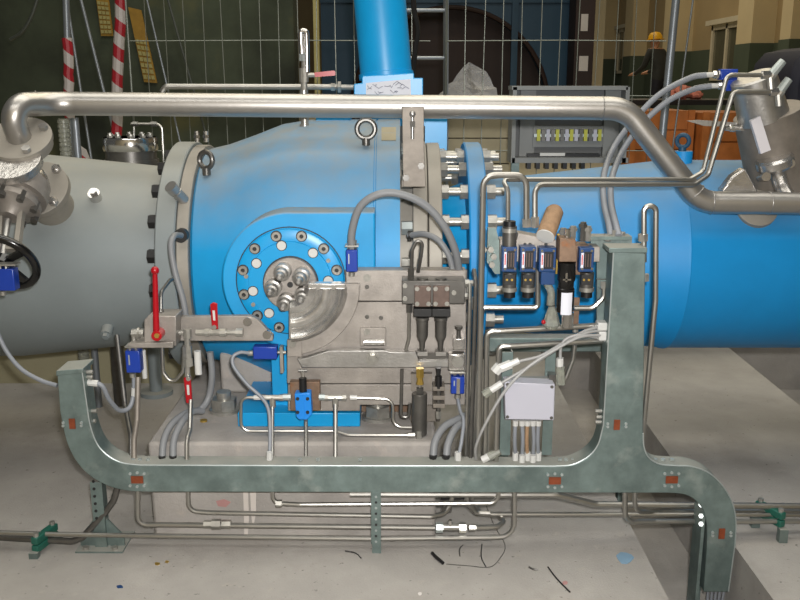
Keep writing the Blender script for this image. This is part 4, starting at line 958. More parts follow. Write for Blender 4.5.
for px in (133, 140, 148, 300, 318, 360, 560, 566, 573, 655, 663, 672):
    c = W(px, 461, YT+.04); c.z = W(px, 465.5, YT).z; build(MB().hexa(c, c+Vector((0, 0, .006)), .007), 'top_bolt', 'galvanised_bright', tr)
# foot brackets
zb = W(400, 492, YT).z
f1 = thing('tray_foot', 'galvanised strut and gusset plate foot under left tray bend', 'bracket', (W(98, 540, 2.7).x, 2.72, 0), 'feet of the cable tray')
x = W(98, 500, 2.70).x
mb = MB(); mb.box((x-.018, 2.69, .0), (x+.012, 2.70, zb+.015)); mb.box((x+.012, 2.69, 0), (x+.020, 2.73, zb+.015)); build(mb, 'strut', 'galvanised', f1)
for k in range(6): build(MB().cyl((x-.006, 2.688, .11+k*.026), (x-.006, 2.6901, .11+k*.026), .005, n=8), 'strut_hole', 'black_bolt', f1)
build(MB().prism([(x-.07, 2.70, 0.005), (x-.07, 2.70, .04), (x-.02, 2.70, .10), (x+.025, 2.70, .10), (x+.075, 2.70, .04), (x+.075, 2.70, 0.005)], (0, .008, 0)), 'gusset', 'galvanised', f1)
build(MB().box((x-.075, 2.66, 0), (x+.08, 2.80, .006)), 'base_plate', 'galvanised', f1)
for dx in (-.045, .05): build(MB().hexa((x+dx, 2.675, .006), (x+dx, 2.675, .016), .011), 'anchor', 'nut_steel', f1)
f2 = thing('tray_foot', 'galvanised strut reaching down into the floor channel at right', 'bracket', (W(703, 560, 2.68).x, 2.7, -.27), 'feet of the cable tray')
x = W(703, 560, 2.68).x
mb = MB(); mb.box((x-.022, 2.66, -.27), (x-.012, 2.73, W(400, 500, 2.66).z)); mb.box((x-.022, 2.73, -.27), (x+.02, 2.74, W(400, 500, 2.66).z)); build(mb, 'strut', 'galvanised', f2)
build(MB().box((x-.06, 2.64, -.27), (x+.08, 2.8, -.262)), 'base_plate', 'galvanised', f2)
for py in (516, 524, 505): build(MB().hexa(W(701, py, 2.655), W(701, py, 2.665), .008), 'side_bolt', 'galvanised_bright', f2)
mb = MB()
for k in range(5): mb.tube([W(708+k*4, 590, 2.69), W(707+k*3.4, 612, 2.69), W(706+k*3.2, 640, 2.69)], .005, 6)
build(mb, 'tray_cable_ends', 'grey_cable', tr)
# perforated hanger
ph = thing('tube_hanger', 'perforated steel hanger strip clamping the floor tubes below tray', 'hanger', W(376, 550, 2.66))
build(MB().pprism([(371, 492), (381, 492), (381, 543), (378.5, 547), (373.5, 547), (371, 543)], 2.652, 2.658), 'strip', 'galvanised', ph, bevel=.001)
for k in range(9): build(MB().pcyly(376, 497+k*5.6, 2.6505, 2.652, 1.3, 8), 'strip_hole', 'galvanised_bright' if k % 2 == 0 else 'black_bolt', ph)
z = W(376, 547, 2.655).z
build(MB().box((W(372, 540, 2.655).x, 2.66, 0), (W(381, 540, 2.655).x, 2.665, z+.02)), 'foot', 'galvanised', ph)

# ---------------------------------------------------------------- tubes
TG = 'bright instrument tubes around the tray'
def tube(label, pts, r=.0085, mt='tube_steel', fr=.03, nuts=(), group=TG, name='steel_tube', cat='tube'):
    P = [W(*p) for p in pts]; path = fillet(P, fr)
    if not nuts: return build(MB().tube(path, r, 10), name, mt, None, label, cat, group)
    t = thing(name, label, cat, P[-1], group); build(MB().tube(path, r, 10), 'tube_run', mt, t)
    for (x0, y0, x1, y1, Y, s) in nuts: build(MB().hexa(W(x0, y0, Y), W(x1, y1, Y), r*s), 'union_nut', 'nut_steel', t)
    return t
zt = 461
tube('tall bright tube looping over into the blue solenoid manifold top', [(478, zt, 2.70), (483.5, 175, 2.70), (526.5, 175, 2.70), (526.5, 226, 2.70)], .0095, fr=.035, nuts=((526.5, 219, 526.5, 227, 2.70, 1.5),))
tube('upper of two tubes running right behind the silver pipe', [(508, 224, 2.72), (508, 190, 2.72), (502, 179.5, 2.75), (690, 179.5, 2.95), (703, 172, 2.98), (727, 75, 3.08), (764, 75, 3.1)], .0075)
tube('lower of two tubes running right behind the silver pipe', [(535, 228, 2.72), (535, 184.5, 2.74), (694, 184.5, 2.95), (708, 175, 2.98), (733, 92, 3.08), (772, 92, 3.1)], .0085, nuts=((535, 217, 535, 227, 2.72, 1.6),))
tube('tube from the left stack to the third solenoid bottom', [(472, zt, 2.73), (482, 307.5, 2.73), (538, 307.5, 2.73), (538, 262, 2.73)], .0085, fr=.012)
tube('short curved tube right of the black filter', [(574, 308, 2.74), (593, 308, 2.74), (604, 297, 2.74), (604, 285, 2.74)], .0085, nuts=((604, 281, 604, 288, 2.74, 1.6),))
tube('outer bent tube passing right under the manifold', [(485, zt, 2.71), (487, 331, 2.71), (500, 331, 2.71), (606, 325, 2.74)], .009, fr=.04)
tube('inner bent tube passing right under the manifold', [(496, zt, 2.69), (499, 346, 2.69), (510, 346, 2.69), (612, 340, 2.73)], .009, fr=.04)
tube('thin upright tube hugging the right plate edge', [(466, zt, 2.74), (470, 300, 2.76), (470, 284, 2.80)], .007)
tube('dark upright tube second from the plate edge', [(470.5, zt, 2.72), (476, 282, 2.72), (474, 270, 2.78)], .007, 'dark_steel')
tube('hairpin tube rising beside the right tray upright', [(644, 262, 2.70), (644, 206, 2.70), (656, 206, 2.70), (655.5, 300, 2.70), (640, 463, 2.70)], .0085, fr=.02, nuts=((643, 234, 643, 241, 2.70, 1.8), (645, 274, 645, 281, 2.70, 1.5)))
tube('short curved tube down to the clear hanging plug', [(575, 345, 2.74), (573, 360, 2.74), (566, 378, 2.74)], .007)
# under the tray
tube('long tube with union below tray, second from the bottom', [(138, 488, 2.69), (138, 525, 2.69), (160, 524.5, 2.69), (435, 527.5, 2.68)], .0085, nuts=((204, 524, 212, 524, 2.69, 1.5), (212, 524, 221, 524, 2.69, 2.0), (222, 524, 231, 524, 2.69, 1.7)))
tube('upper long tube bending down at left below the tray', [(188, 488, 2.71), (189, 511, 2.71), (210, 512.5, 2.71), (432, 516.5, 2.70), (446, 513, 2.72), (452, 500, 2.74), (452, 488, 2.74)], .0075)
tube('lowest long tube running just above the floor', [(-60, 531, 2.68), (60, 534.5, 2.68), (376, 538.5, 2.67), (514.5, 537, 2.67), (514.5, 484, 2.67)], .008, fr=.05)
tube('short straight tube with elbow close below the tray', [(273, 488, 2.69), (273, 503, 2.69), (300, 504.5, 2.68), (498, 503, 2.68), (499, 486, 2.68)], .007, fr=.035, nuts=((276, 503.5, 282, 503.5, 2.69, 1.8),))
tube('thick tube tucked under the tray leading off to the right', [(350, 494, 2.74), (556, 494.5, 2.74), (596, 504.5, 2.76), (860, 507, 2.80)], .011, fr=.08)
tube('thin straight tube along the floor to the right', [(490, 514, 2.74), (700, 514.5, 2.76), (860, 515.5, 2.80)], .0075)
tube('right floor tube turning up first into the tray', [(625, 484, 2.70), (625, 522, 2.70), (655, 521.5, 2.72), (860, 521, 2.78)], .009, fr=.04)
tube('right floor tube turning up second into the tray', [(635, 484, 2.73), (635, 512, 2.73), (660, 511.5, 2.77), (860, 511.5, 2.83)], .008, fr=.04)
tube('curled tube end behind the brass tee under the tray', [(474, 527.5, 2.68), (497, 527, 2.69), (505, 521, 2.72), (497, 514, 2.76), (476, 513, 2.76), (467, 502, 2.75), (467, 484, 2.75)], .0085, fr=.025)
tube('second curled tube riser behind the tee', [(500, 516, 2.78), (482, 514, 2.78), (472, 502, 2.77), (472, 484, 2.77)], .007, fr=.03)
te = thing('tee_union', 'bright tee union joining the floor tubes below the tray', 'fitting', W(452, 533, 2.68))
build(MB().pcyl(436, 527.5, 443, 527.5, 2.68, 5.2, 6), 'union_nut', 'galvanised_bright', te)
build(MB().pcyl(443, 527, 459, 527, 2.68, 3.6, 12), 'tee_body', 'nut_steel', te)
build(MB().pcylz(450, 520, 527, 2.68, 3.4, 2.0, n=10), 'tee_branch', 'chrome', te)
build(MB().pcyl(459, 527.5, 466, 527.5, 2.68, 5.4, 6), 'union_nut', 'nut_steel', te); build(MB().pcyl(469, 527.5, 476, 527.5, 2.68, 3.4, 6), 'union_nut', 'nut_steel', te)
bx = thing('terminal_block', 'small dark connector block under the tray behind tubes', 'block', W(447, 505, 2.76))
build(MB().pbox(441, 492, 474, 500, 2.78, 2.81), 'block', 'black_plastic', bx); build(MB().pbox(442, 500, 452, 512, 2.79, 2.81), 'plate', 'dark_steel', bx)
tube('thick dark conduit on the floor curving up to the tray at left', [(-60, 534, 2.71), (72, 541.5, 2.69), (82, 538, 2.69), (105, 513, 2.70), (114, 500, 2.71), (118, 486, 2.71)], .011, 'dark_steel', fr=.04, name='conduit', cat='conduit')
# green clamps on the floor tubes
def clamp(px, py, Y, l, wx):
    c = W(px, py, Y); t = thing('tube_clamp', l, 'clamp', (c.x, c.y, 0), 'green tube clamps on the floor')
    d = Vector((wx, -.9 if wx > .3 else .9, 0)).normalized()
    build(MB().bar(c-d*.055+Vector((0, 0, .012)), c+d*.055+Vector((0, 0, .012)), .024, .024), 'clamp_half', 'green_paint', t, bevel=.003)
    build(MB().bar(c-d*.055-Vector((0, 0, .016)), c+d*.055-Vector((0, 0, .016)), .024, .024), 'clamp_half', 'green_paint', t, bevel=.003)
    for s in (-1, 1):
        b = c+d*(s*.058); build(MB().box((b.x-.014, b.y-.012, 0), (b.x+.014, b.y+.012, max(.02, c.z-.03))), 'clamp_foot', 'galvanised', t)
        build(MB().hexa(c+d*(s*.042)+Vector((0, 0, .022)), c+d*(s*.042)+Vector((0, 0, .036)), .009), 'clamp_bolt', 'nut_steel', t)
clamp(45, 537, 2.69, 'green clamp holding the floor tubes at far left', .25)
clamp(770, 513, 2.79, 'green clamp holding the floor tubes at far right', .45)
# near the hand valve
HG = 'thin tubes around the hand valve'
tube('thin tube looping left of the hand valve and under it', [(255, 397.5, 2.83), (241, 397.5, 2.83), (241, 431, 2.82), (335, 431, 2.82)], .0055, group=HG)
tube('left upright thin tube under the hand valve', [(272.5, 404, 2.83), (272.5, zt, 2.72)], .0065, group=HG)
tube('middle upright thin tube under the hand valve', [(306, 420, 2.82), (306, zt, 2.72)], .0065, group=HG)
tube('right upright thin tube under the hand valve', [(335.5, 402, 2.83), (335.5, zt, 2.72)], .0075, group=HG)
tube('thin tube stepping from the right tee to the damper', [(354, 397.5, 2.83), (393, 399, 2.83), (393, 427, 2.82), (412, 427.5, 2.81)], .005, group=HG)
tube('low thin tube ending at the damper foot', [(335, 431, 2.82), (348, 435, 2.81), (410, 435, 2.80)], .005, group=HG)
tube('black thin U tube left of the damper', [(402, 369, 2.85), (401, 417, 2.84), (409, 417, 2.84), (410, 403, 2.84)], .006, 'dark_steel', fr=.012, group=HG)
tube('thin tube from pilot block down to the locking bar', [(409.5, 306, 2.83), (409, 338, 2.83), (406, 350, 2.838)], .006, group=HG)
tube('thin black loop of tube above the pilot block', [(411, 278, 2.83), (412, 250, 2.82), (417, 240, 2.82), (422.5, 243, 2.82), (421, 256, 2.83), (418, 272, 2.86)], .006, 'dark_steel', fr=.015, group=HG)
# left tubes
LG = 'tubes under the left valve plate'
tube('brownish upright tube under the left blue sensor', [(138, 377, 2.80), (137, 420, 2.76), (134, 440, 2.72), (134, zt, 2.70)], .009, 'dull_steel', group=LG)
tube('dark thin tube behind the left blue sensor', [(117, 335, 3.0), (125, 405, 2.9), (131, 436, 2.75), (131.5, 461, 2.712)], .008, 'dark_steel', group=LG)
tube('bright U tube hanging below the left valve block', [(162, 346, 2.85), (163, 372, 2.85), (172, 384, 2.85), (183, 372, 2.85), (184, 345, 2.85)], .006, group=LG)
tube('short upright tube below the hanging red handle', [(191, 400, 2.82), (190, 430, 2.76), (187, 440, 2.72), (187, zt, 2.70)], .0075, group=LG)
tube('dark bent tube from the valve block towards the flange', [(161, 312, 2.84), (161, 292, 2.86), (170, 280, 2.95), (178, 277, 3.05)], .006, 'dark_steel', group=LG)
tube('long upper rail tube behind the silver pipe', [(162, 92, 3.6), (165, 86.5, 3.6), (330, 87, 3.6), (358, 87.5, 3.63)], .011, nuts=((331, 87, 335, 87, 3.6, 1.5), (338, 87, 341, 87, 3.6, 2.2)))
# vent valve sticking up above the valve body
vv = thing('vent_valve', 'chrome vent valve with crook pipe and red handle above silver pipe', 'valve', W(304, 128, 3.42))
Yg = 3.42
build(MB().tube(fillet([W(307, 72, Yg), W(306.5, 31, Yg), W(300.5, 31, Yg), W(302, 55, Yg)], .02), .0105, 12), 'crook_pipe', 'chrome', vv)
build(MB().pcylz(303, 54, 61, Yg, 4, n=6), 'union_nut', 'galvanised_bright', vv)
mb = MB(); mb.pcylz(304, 61, 70, Yg, 2.6, n=10); mb.pcylz(304, 68, 82, Yg, 4.6, n=10); mb.pcylz(304, 82, 90, Yg, 3.4, n=10); mb.pcylz(304.5, 90, 128, Yg, 4, n=12); build(mb, 'valve_body', 'nut_steel', vv)
build(MB().pcyl(308, 75, 316, 75, Yg, 2.2, 8), 'spindle', 'nut_steel', vv)
build(MB().pprism([(314, 72.5), (334, 70.5), (335.5, 72.5), (335, 75.5), (315, 77)], Yg-.01, Yg), 'red_grip', 'red_paint', vv)
mb = MB(); c = W(303, 124, Yg); mb.hexa(c-Vector((0, 0, .03)), c+Vector((0, 0, .0)), .014); build(mb, 'base_nut', 'nut_steel', vv)
for px in (197, 206):
    mb = MB(); mb.pcylz(px, 131, 142, 3.5, 2.6, n=10); mb.pcylz(px, 135, 138, 3.5, 3.4, n=6); build(mb, 'grease_nipple', 'chrome', vl)

# ---------------------------------------------------------------- hoses and cables
def hose(label, pts, r, mt='rubber_hose', group='flexible hoses and cables', name='hose', cat='hose', ends=()):
    P = smooth_path([W(*p) for p in pts], 7)
    if not ends: return build(MB().tube(P, r, 12), name, mt, None, label, cat, group)
    t = thing(name, label, cat, P[-1], group); build(MB().tube(P, r, 12), 'hose_run' if cat == 'hose' else 'cable_run', mt, t)
    for (x0, y0, x1, y1, Y, rp, m2) in ends: build(MB().pcyl(x0, y0, x1, y1, Y, rp, 8), 'end_fitting', m2, t)
    return t
hose('fat grey hose arching from upright sensor to the plate top', [(352, 250, 2.87), (352, 232, 2.86), (360, 207, 2.84), (378, 194.5, 2.83), (400, 194, 2.83), (425, 205, 2.84), (444, 226, 2.85), (455, 250, 2.87), (459, 270, 2.9)], .0125, ends=((352, 243, 352, 250, 2.87, 4.2, 'black_bolt'), (352, 240, 352, 243.5, 2.87, 4.8, 'nut_steel')))
hose('short grey hose curving from a ring nut to the plate top', [(409, 235.5, 3.0), (424, 234, 2.95), (438, 240, 2.92), (448, 254, 2.91), (453, 270, 2.91)], .010, ends=((408, 235.5, 413, 235.5, 3.0, 5, 'black_bolt'),))
hose('grey conduit dropping along the left machined ring', [(181, 235.5, 3.05), (174, 236, 2.98), (171, 247, 2.94), (175, 272, 2.92), (183, 300, 2.91), (187, 325, 2.91)], .0105)
hose('left grey hose arching out of the tray beside short tube', [(162, 462, 2.71), (164, 440, 2.75), (172, 424, 2.8), (186, 413, 2.86), (201, 409, 2.9), (209, 396, 2.93), (212, 375, 2.93), (210, 352, 2.93)], .0115, ends=((162, 456, 162, 460, 2.712, 3.6, 'black_bolt'), (161.5, 459, 161.5, 463, 2.712, 3, 'white_plastic')))
hose('right grey hose arching out of the tray beside short tube', [(173, 462, 2.71), (174, 440, 2.75), (182, 422, 2.8), (192, 412, 2.86), (203, 411, 2.9)], .0115, ends=((173, 456, 173, 460, 2.712, 3.6, 'black_bolt'), (173, 459, 173, 463, 2.712, 3, 'white_plastic')))
hose('left grey hose arching out of tray right of the damper', [(433, 462, 2.71), (435, 442, 2.74), (444, 427, 2.78), (458, 419, 2.82), (470, 412, 2.87), (474, 395, 2.92)], .0125, ends=((433, 455, 433, 459, 2.712, 3.8, 'black_bolt'), (433, 458, 433, 463, 2.712, 2.6, 'chrome')))
hose('right grey hose arching out of tray right of the damper', [(446, 462, 2.71), (448, 444, 2.74), (455, 429, 2.78), (464, 422, 2.82), (474, 420, 2.87)], .0125, ends=((446, 455, 446, 459, 2.712, 3.8, 'black_bolt'), (446, 458, 446, 463, 2.712, 2.6, 'chrome')))
hose('thin grey cable from lower plate sensor into the tray', [(457.5, 397, 2.84), (460, 410, 2.80), (463.5, 420, 2.76), (462, 438, 2.72), (459, 455, 2.70)], .006, 'grey_cable', name='cable', cat='cable', ends=((458, 452, 458, 461, 2.70, 3.4, 'white_plastic'),))
hose('thin grey cable from handwheel sensor to the tray end', [(-6, 296, 2.74), (-4, 325, 2.73), (4, 347, 2.72), (20, 368, 2.71), (40, 380, 2.70), (57, 385.5, 2.69)], .007, 'grey_cable', name='cable', cat='cable')
hose('grey cable sagging from left blue sensor to white gland', [(134, 377, 2.81), (133.5, 395, 2.80), (129, 408, 2.78), (119, 410, 2.75), (109, 399, 2.71), (103, 387, 2.69), (97, 383, 2.688)], .0075, 'grey_cable', name='cable', cat='cable', ends=((88, 382.5, 98, 383.5, 2.688, 3.4, 'white_plastic'), (134, 388, 133.6, 396, 2.80, 2.6, 'white_plastic')))
hose('thin grey cable from lying blue sensor down to the tray', [(249, 353, 2.85), (240, 352.5, 2.84), (233, 357, 2.83), (234, 367, 2.82), (247, 384, 2.80), (262, 398, 2.79), (269, 412, 2.77), (270, 440, 2.73), (269.5, 456, 2.71)], .006, 'grey_cable', name='cable', cat='cable', ends=((269.5, 452, 269.5, 461, 2.70, 3.2, 'white_plastic'),))
hose('upper of the pair of grey cables arching over the blue pipe', [(706, 75, 3.32), (690, 78, 3.32), (660, 94, 3.28), (634, 120, 3.26), (614, 147, 3.2), (604, 175, 3.05), (604, 202, 2.92), (609, 225, 2.80), (611, 236, 2.76)], .0105, 'grey_cable', name='cable', cat='cable')
hose('lower of the pair of grey cables arching over the blue pipe', [(711, 86, 3.32), (694, 89, 3.32), (668, 101, 3.28), (643, 123, 3.26), (623, 150, 3.2), (612, 178, 3.03), (611, 202, 2.9), (616, 225, 2.78), (619, 236, 2.74)], .0105, 'grey_cable', name='cable', cat='cable')
WGp = 'white cables fanning out of the tray upright'
hose('white cable to the upper slanted connector', [(604, 326, 2.71), (585, 331, 2.68), (560, 345, 2.66), (540, 356, 2.65), (520, 361, 2.645), (514, 363, 2.64)], .0048, 'white_cable', WGp, 'cable', 'cable', ends=((510, 364.5, 519, 360.5, 2.64, 3.4, 'white_plastic'), (496, 370, 511, 364, 2.64, 4.8, 'white_plastic'), (495, 372, 500, 366, 2.64, 5.6, 'white_plastic')))
hose('white cable to the lower slanted connector', [(604, 330, 2.70), (583, 334, 2.665), (557, 349, 2.645), (530, 366, 2.635), (508, 379, 2.63), (500, 384, 2.63)], .0048, 'white_cable', WGp, 'cable', 'cable', ends=((490, 391, 502, 383, 2.63, 3.6, 'white_plastic'), (484, 395, 491, 390, 2.63, 4.6, 'clear_plastic')))
hose('long white cable sweeping down into the tray', [(604, 335, 2.69), (580, 337, 2.655), (553, 351, 2.635), (527, 368, 2.625), (505, 391, 2.62), (487, 421, 2.63), (476, 446, 2.66), (476, 460, 2.70)], .0048, 'white_cable', WGp, 'cable', 'cable')
hose('white cable with hanging clear plug', [(604, 340, 2.70), (585, 335, 2.665), (570, 337, 2.66), (561.5, 345, 2.66), (560, 362, 2.66)], .0048, 'white_cable', WGp, 'cable', 'cable', ends=((560, 358, 560, 367, 2.66, 3.6, 'white_plastic'), (560, 366, 561, 384, 2.66, 4.6, 'clear_plastic')))
gb = thing('cable_gland_block', 'white cable gland block on the side of tray upright', 'cable gland', W(602, 342, 2.70))
build(MB().pbox(598, 323, 608, 331, 2.68, 2.72), 'gland', 'white_plastic', gb, bevel=.003); build(MB().pbox(599, 332, 609, 341, 2.68, 2.72), 'gland', 'white_plastic', gb, bevel=.003)
lp2 = thing('loose_plug', 'clear loose cable plug lying on the tray', 'plug', W(492, 460, 2.70))
build(MB().pcyl(482, 460, 490, 456, 2.69, 3.8, 10), 'plug_ring', 'white_plastic', lp2); build(MB().pcyl(489, 457, 500, 451, 2.69, 5, 10, 3.6), 'plug_body', 'clear_plastic', lp2)

# ---------------------------------------------------------------- terminal box on struts
tb = thing('terminal_box', 'plain pale grey terminal box on two galvanised struts', 'junction box', W(530, 462, 2.70))
YX = 2.655
build(MB().pprism([(504.5, 382), (555, 384.5), (554, 420.5), (505.5, 419.5)], YX, YX+.055), 'lid', 'box_grey', tb, bevel=.003)
build(MB().pbox(505.5, 378, 554.5, 420, YX+.055, YX+.075), 'box_back', 'cabinet_grey', tb)
for px, py in ((507.5, 384.5), (552, 387), (507.5, 417), (551.5, 418)): build(MB().pcyly(px, py, YX-.0015, YX, 1.7, 10), 'lid_screw', 'dark_steel', tb)
for (x0, x1) in ((500.5, 511), (543, 553)):
    mb = MB(); a, b = W(x0, 420, 2.735), W(x1, 420, 2.735); zz = W(400, 466, 2.65).z; t_ = W(400, 352, 2.735).z
    mb.box((a.x, 2.735, zz), (b.x, 2.739, t_)); mb.box((b.x-.004, 2.739, zz), (b.x, 2.775, t_)); build(mb, 'strut', 'galvanised', tb)
build(MB().pbox(549, 375, 556, 386, 2.70, 2.735), 'strut_cap', 'dark_steel', tb)
for k, px in enumerate((515.5, 522, 527.5, 533, 538.5)):
    build(MB().tube(smooth_path([W(px, 421, 2.685), W(px+(.8 if k % 2 else -.8), 440, 2.685), W(px, 456, 2.70)], 4), .0062, 8), 'cable', 'grey_cable' if k != 2 else 'rag_brown', tb)
    build(MB().pcylz(px, 420.5, 425.5, 2.685, 2.9, n=8), 'cable_gland', 'white_plastic', tb); build(MB().pcylz(px, 452+3*(k % 2), 461+2*(k % 2), 2.70-.015*(k % 2), 3.1, n=8), 'tray_gland', 'white_plastic', tb)

# ---------------------------------------------------------------- solenoid valve manifold
mf = thing('valve_manifold', 'steel manifold block on galvanised plate behind the blue solenoids', 'manifold', W(560, 330, 2.76))
build(MB().pprism([(518, 233), (556, 240), (558, 247), (600, 247), (600, 262), (500, 262), (500, 240), (517, 240)], 2.715, 2.78), 'block', 'steel_plate', mf, bevel=.002)
build(MB().pprism([(558, 246), (590, 246), (590, 275), (558, 275)], 2.70, 2.78), 'block', 'rust_steel', mf, bevel=.002)
build(MB().pprism([(591, 239), (632, 238), (632, 246), (620, 246), (620, 330), (597, 330), (597, 262), (591, 262)], 2.775, 2.79), 'mounting_plate', 'galvanised', mf)
build(MB().pprism([(589, 236.5), (632, 236.5), (632, 240), (589, 240)], 2.735, 2.79), 'top_shelf', 'galvanised', mf)
build(MB().pprism([(488, 228), (496, 228), (500, 245), (500, 274), (495, 274), (487, 262)], 2.74, 2.76), 'left_bracket', 'galvanised', mf)
for px, py in ((484, 250), (491, 250), (494, 257), (492, 265)): build(MB().pcyly(px, py, 2.715, 2.74, 3.2, 6), 'bracket_bolt', 'nut_steel', mf)
for px, y0, y1 in ((512, 238, 246), (563, 228, 237), (573, 226, 236), (583, 222, 238), (588, 226, 238)):
    mb = MB(); mb.pcylz(px, y0, y1+3, 2.735, 3.2, n=6); mb.pcylz(px, y0+2, y0+5, 2.735, 4.4, n=6); build(mb, 'plug', 'nut_steel' if px != 583 else 'dark_steel', mf)
for px, py in ((608, 237), (615, 233), (622, 235)): build(MB().pcylz(px, py-3, py+4, 2.755, 3.4, n=6), 'gland', 'nut_steel', mf)
for px in (525, 530, 546): build(MB().pcyly(px, 244.5, 2.712, 2.715, 1.8, 8), 'port_hole', 'black_bolt', mf)
build(MB().pbox(556.5, 234, 559, 274, 2.69, 2.70), 'brass_strip', 'brass', mf)
build(MB().pbox(597, 280, 611, 287, 2.74, 2.76), 'lug', 'galvanised', mf)
build(MB().pbox(571, 298, 579, 330, 2.78, 2.79), 'lug', 'rust_steel', mf)
build(MB().pcylz(575.5, 325, 332, 2.76, 3, n=8), 'plug', 'nut_steel', mf)
SG = 'blue solenoid valves on the manifold'
def solenoid(x0, x1, y0, y1, cap_top, bottom, label):
    Y = 2.67; t = thing('solenoid_valve', label, 'solenoid', W((x0+x1)/2, y1+25, Y), SG)
    f = build(MB().pbox(x0, y0, x1, y1, Y, 2.72), 'housing', 'solenoid_blue', t, bevel=.002)
    build(MB().pbox(x0+5.3, y0+4, x1-2.5, y1-3, Y-.006, Y), 'name_plate', 'black_plastic', t, bevel=.001)
    for k in range(3): build(MB().pbox(x0+6+k*2.7, y0+6, x0+6.9+k*2.7, y1-5, Y-.0075, Y-.006), 'cooling_rib', 'brown_plate', t)
    build(MB().pbox(x0+2, y0+5, x0+4.6, y1-4, Y-.003, Y), 'label', 'paper', t); build(MB().pbox(x0+2.7, y0+7, x0+3.9, y1-7, Y-.0035, Y-.003), 'label_print', 'print_red', t)
    for px in (x0+3.2, x1-2): 
        for py in (y0+3, y1-3): build(MB().pcyly(px, py, Y-.004, Y, 1.3, 8), 'screw', 'chrome', f)
    xc = (x0+x1)/2
    if cap_top:
        build(MB().pcylz(xc, y0-21, y0, 2.695, 7.2, n=20), 'coil', 'dark_steel', t); build(MB().pcylz(xc, y0-26, y0-19, 2.695, 6.2, n=20), 'coil_cap', 'black_plastic', t)
        build(MB().pcylz(xc, y0-19, y0-15, 2.695, 7.5, n=20), 'coil_ring', 'nut_steel', t)
    if bottom == 'coil':
        build(MB().pcylz(xc, y1, y1+19, 2.695, 7, n=20), 'coil', 'dark_steel', t); build(MB().pcylz(xc, y1+15, y1+19, 2.695, 7.4, n=20), 'coil_ring', 'nut_steel', t)
        build(MB().pcylz(xc, y1+19, y1+25, 2.695, 5.8, n=20), 'coil_cap', 'black_plastic', t)
        build(MB().pbox(xc-5, y1+3, xc+5, y1+13, 2.67, 2.69), 'coil_plate', 'black_bolt', t)
        for dx in (-2.5, 2.5): build(MB().pcyly(xc+dx, y1+8, 2.667, 2.67, 1.2, 8), 'coil_screw', 'brass', t)
    else:
        build(MB().pbox(x0+2, y1, x1-1, y1+13, 2.675, 2.72), 'plug_base', 'solenoid_blue', t, bevel=.002)
solenoid(502, 517, 247, 272, True, 'coil', 'leftmost blue solenoid with dark coils above and below')
solenoid(520, 536, 247, 272, False, 'coil', 'second blue solenoid from the left with coil below')
solenoid(539, 556, 248, 272, False, 'plug', 'third blue solenoid with blue plug base above clear hose')
solenoid(579, 594, 248, 272, False, 'coil', 'rightmost blue solenoid beyond the black filter')
# clear hose connector
ch = thing('hose_connector', 'clear wrapped hose connector hanging below the third solenoid', 'connector', W(552, 328, 2.70))
build(MB().tube(smooth_path([W(547, 283, 2.69), W(551, 292, 2.69), W(551, 303, 2.69)], 5), .012, 12), 'elbow', 'clear_plastic', ch)
build(MB().pcylz(551, 292, 305, 2.69, 4.4, 3.6, n=12), 'sleeve', 'clear_plastic', ch)
mb = MB(); p = W(552, 305, 2.69); m = mpp(315, 2.69); mb.lathe(p, (0, 0, -1), [(0, 3*m), (3*m, 4*m), (12*m, 7*m), (20*m, 9*m), (24*m, 6*m)], 9); build(mb, 'film_wrap', 'clear_plastic', ch, flat=True)
build(MB().sphere(W(543.5, 322, 2.67), .007), 'red_cap', 'red_paint', ch); build(MB().torus(W(551, 305, 2.69), (0, 0, 1), .012, .002, 16, 6), 'tie', 'black_plastic', ch)
# black filter
fi = thing('filter', 'upright black filter cylinder with white label and chrome foot', 'filter', W(567, 327, 2.67))
m = mpp(290, 2.655); p = W(567, 262, 2.655)
build(MB().lathe(p, (0, 0, -1), [(0, 8.9*m), (18*m, 8.9*m), (20*m, 7.8*m), (26*m, 7.8*m), (27*m, 8.7*m), (49*m, 8.7*m), (51*m, 7.8*m)], 28), 'filter_bowl', 'black_gloss', fi)
build(MB().pcylz(567.5, 312, 327, 2.655, 6, n=20), 'chrome_foot', 'chrome', fi)
build(MB().pprism([(560, 238), (576, 240), (577, 262), (559, 262)], 2.635, 2.70), 'filter_head', 'rust_steel', fi, bevel=.002)
build(MB().pcylz(567.5, 229, 239, 2.665, 3.4, n=10), 'top_spindle', 'chrome', fi)
A = [math.radians(-128+76*k/8) for k in range(9)]; R_ = 8.85*m; zt_, zb_ = W(567, 291, 2.655).z, W(567, 313, 2.655).z; vs = []; fs = []
for t in A: vs += [(p.x+R_*math.cos(t)*1.0, 2.655+R_*math.sin(t), zb_), (p.x+R_*math.cos(t), 2.655+R_*math.sin(t), zt_), (p.x+(R_-.003)*math.cos(t), 2.655+(R_-.003)*math.sin(t), zb_), (p.x+(R_-.003)*math.cos(t), 2.655+(R_-.003)*math.sin(t), zt_)]
for k in range(8): fs += [(4*k, 4*k+4, 4*k+5, 4*k+1), (4*k+2, 4*k+3, 4*k+7, 4*k+6)]
A = None
lbm = build(MB().add(vs, fs), 'white_label', 'paper', fi)
build(MB().pbox(565.5, 273, 567.5, 282, 2.622, 2.626), 'bright_mark', 'chrome', fi); build(MB().pbox(563, 279, 571, 280.5, 2.622, 2.626), 'bright_mark', 'chrome', fi)
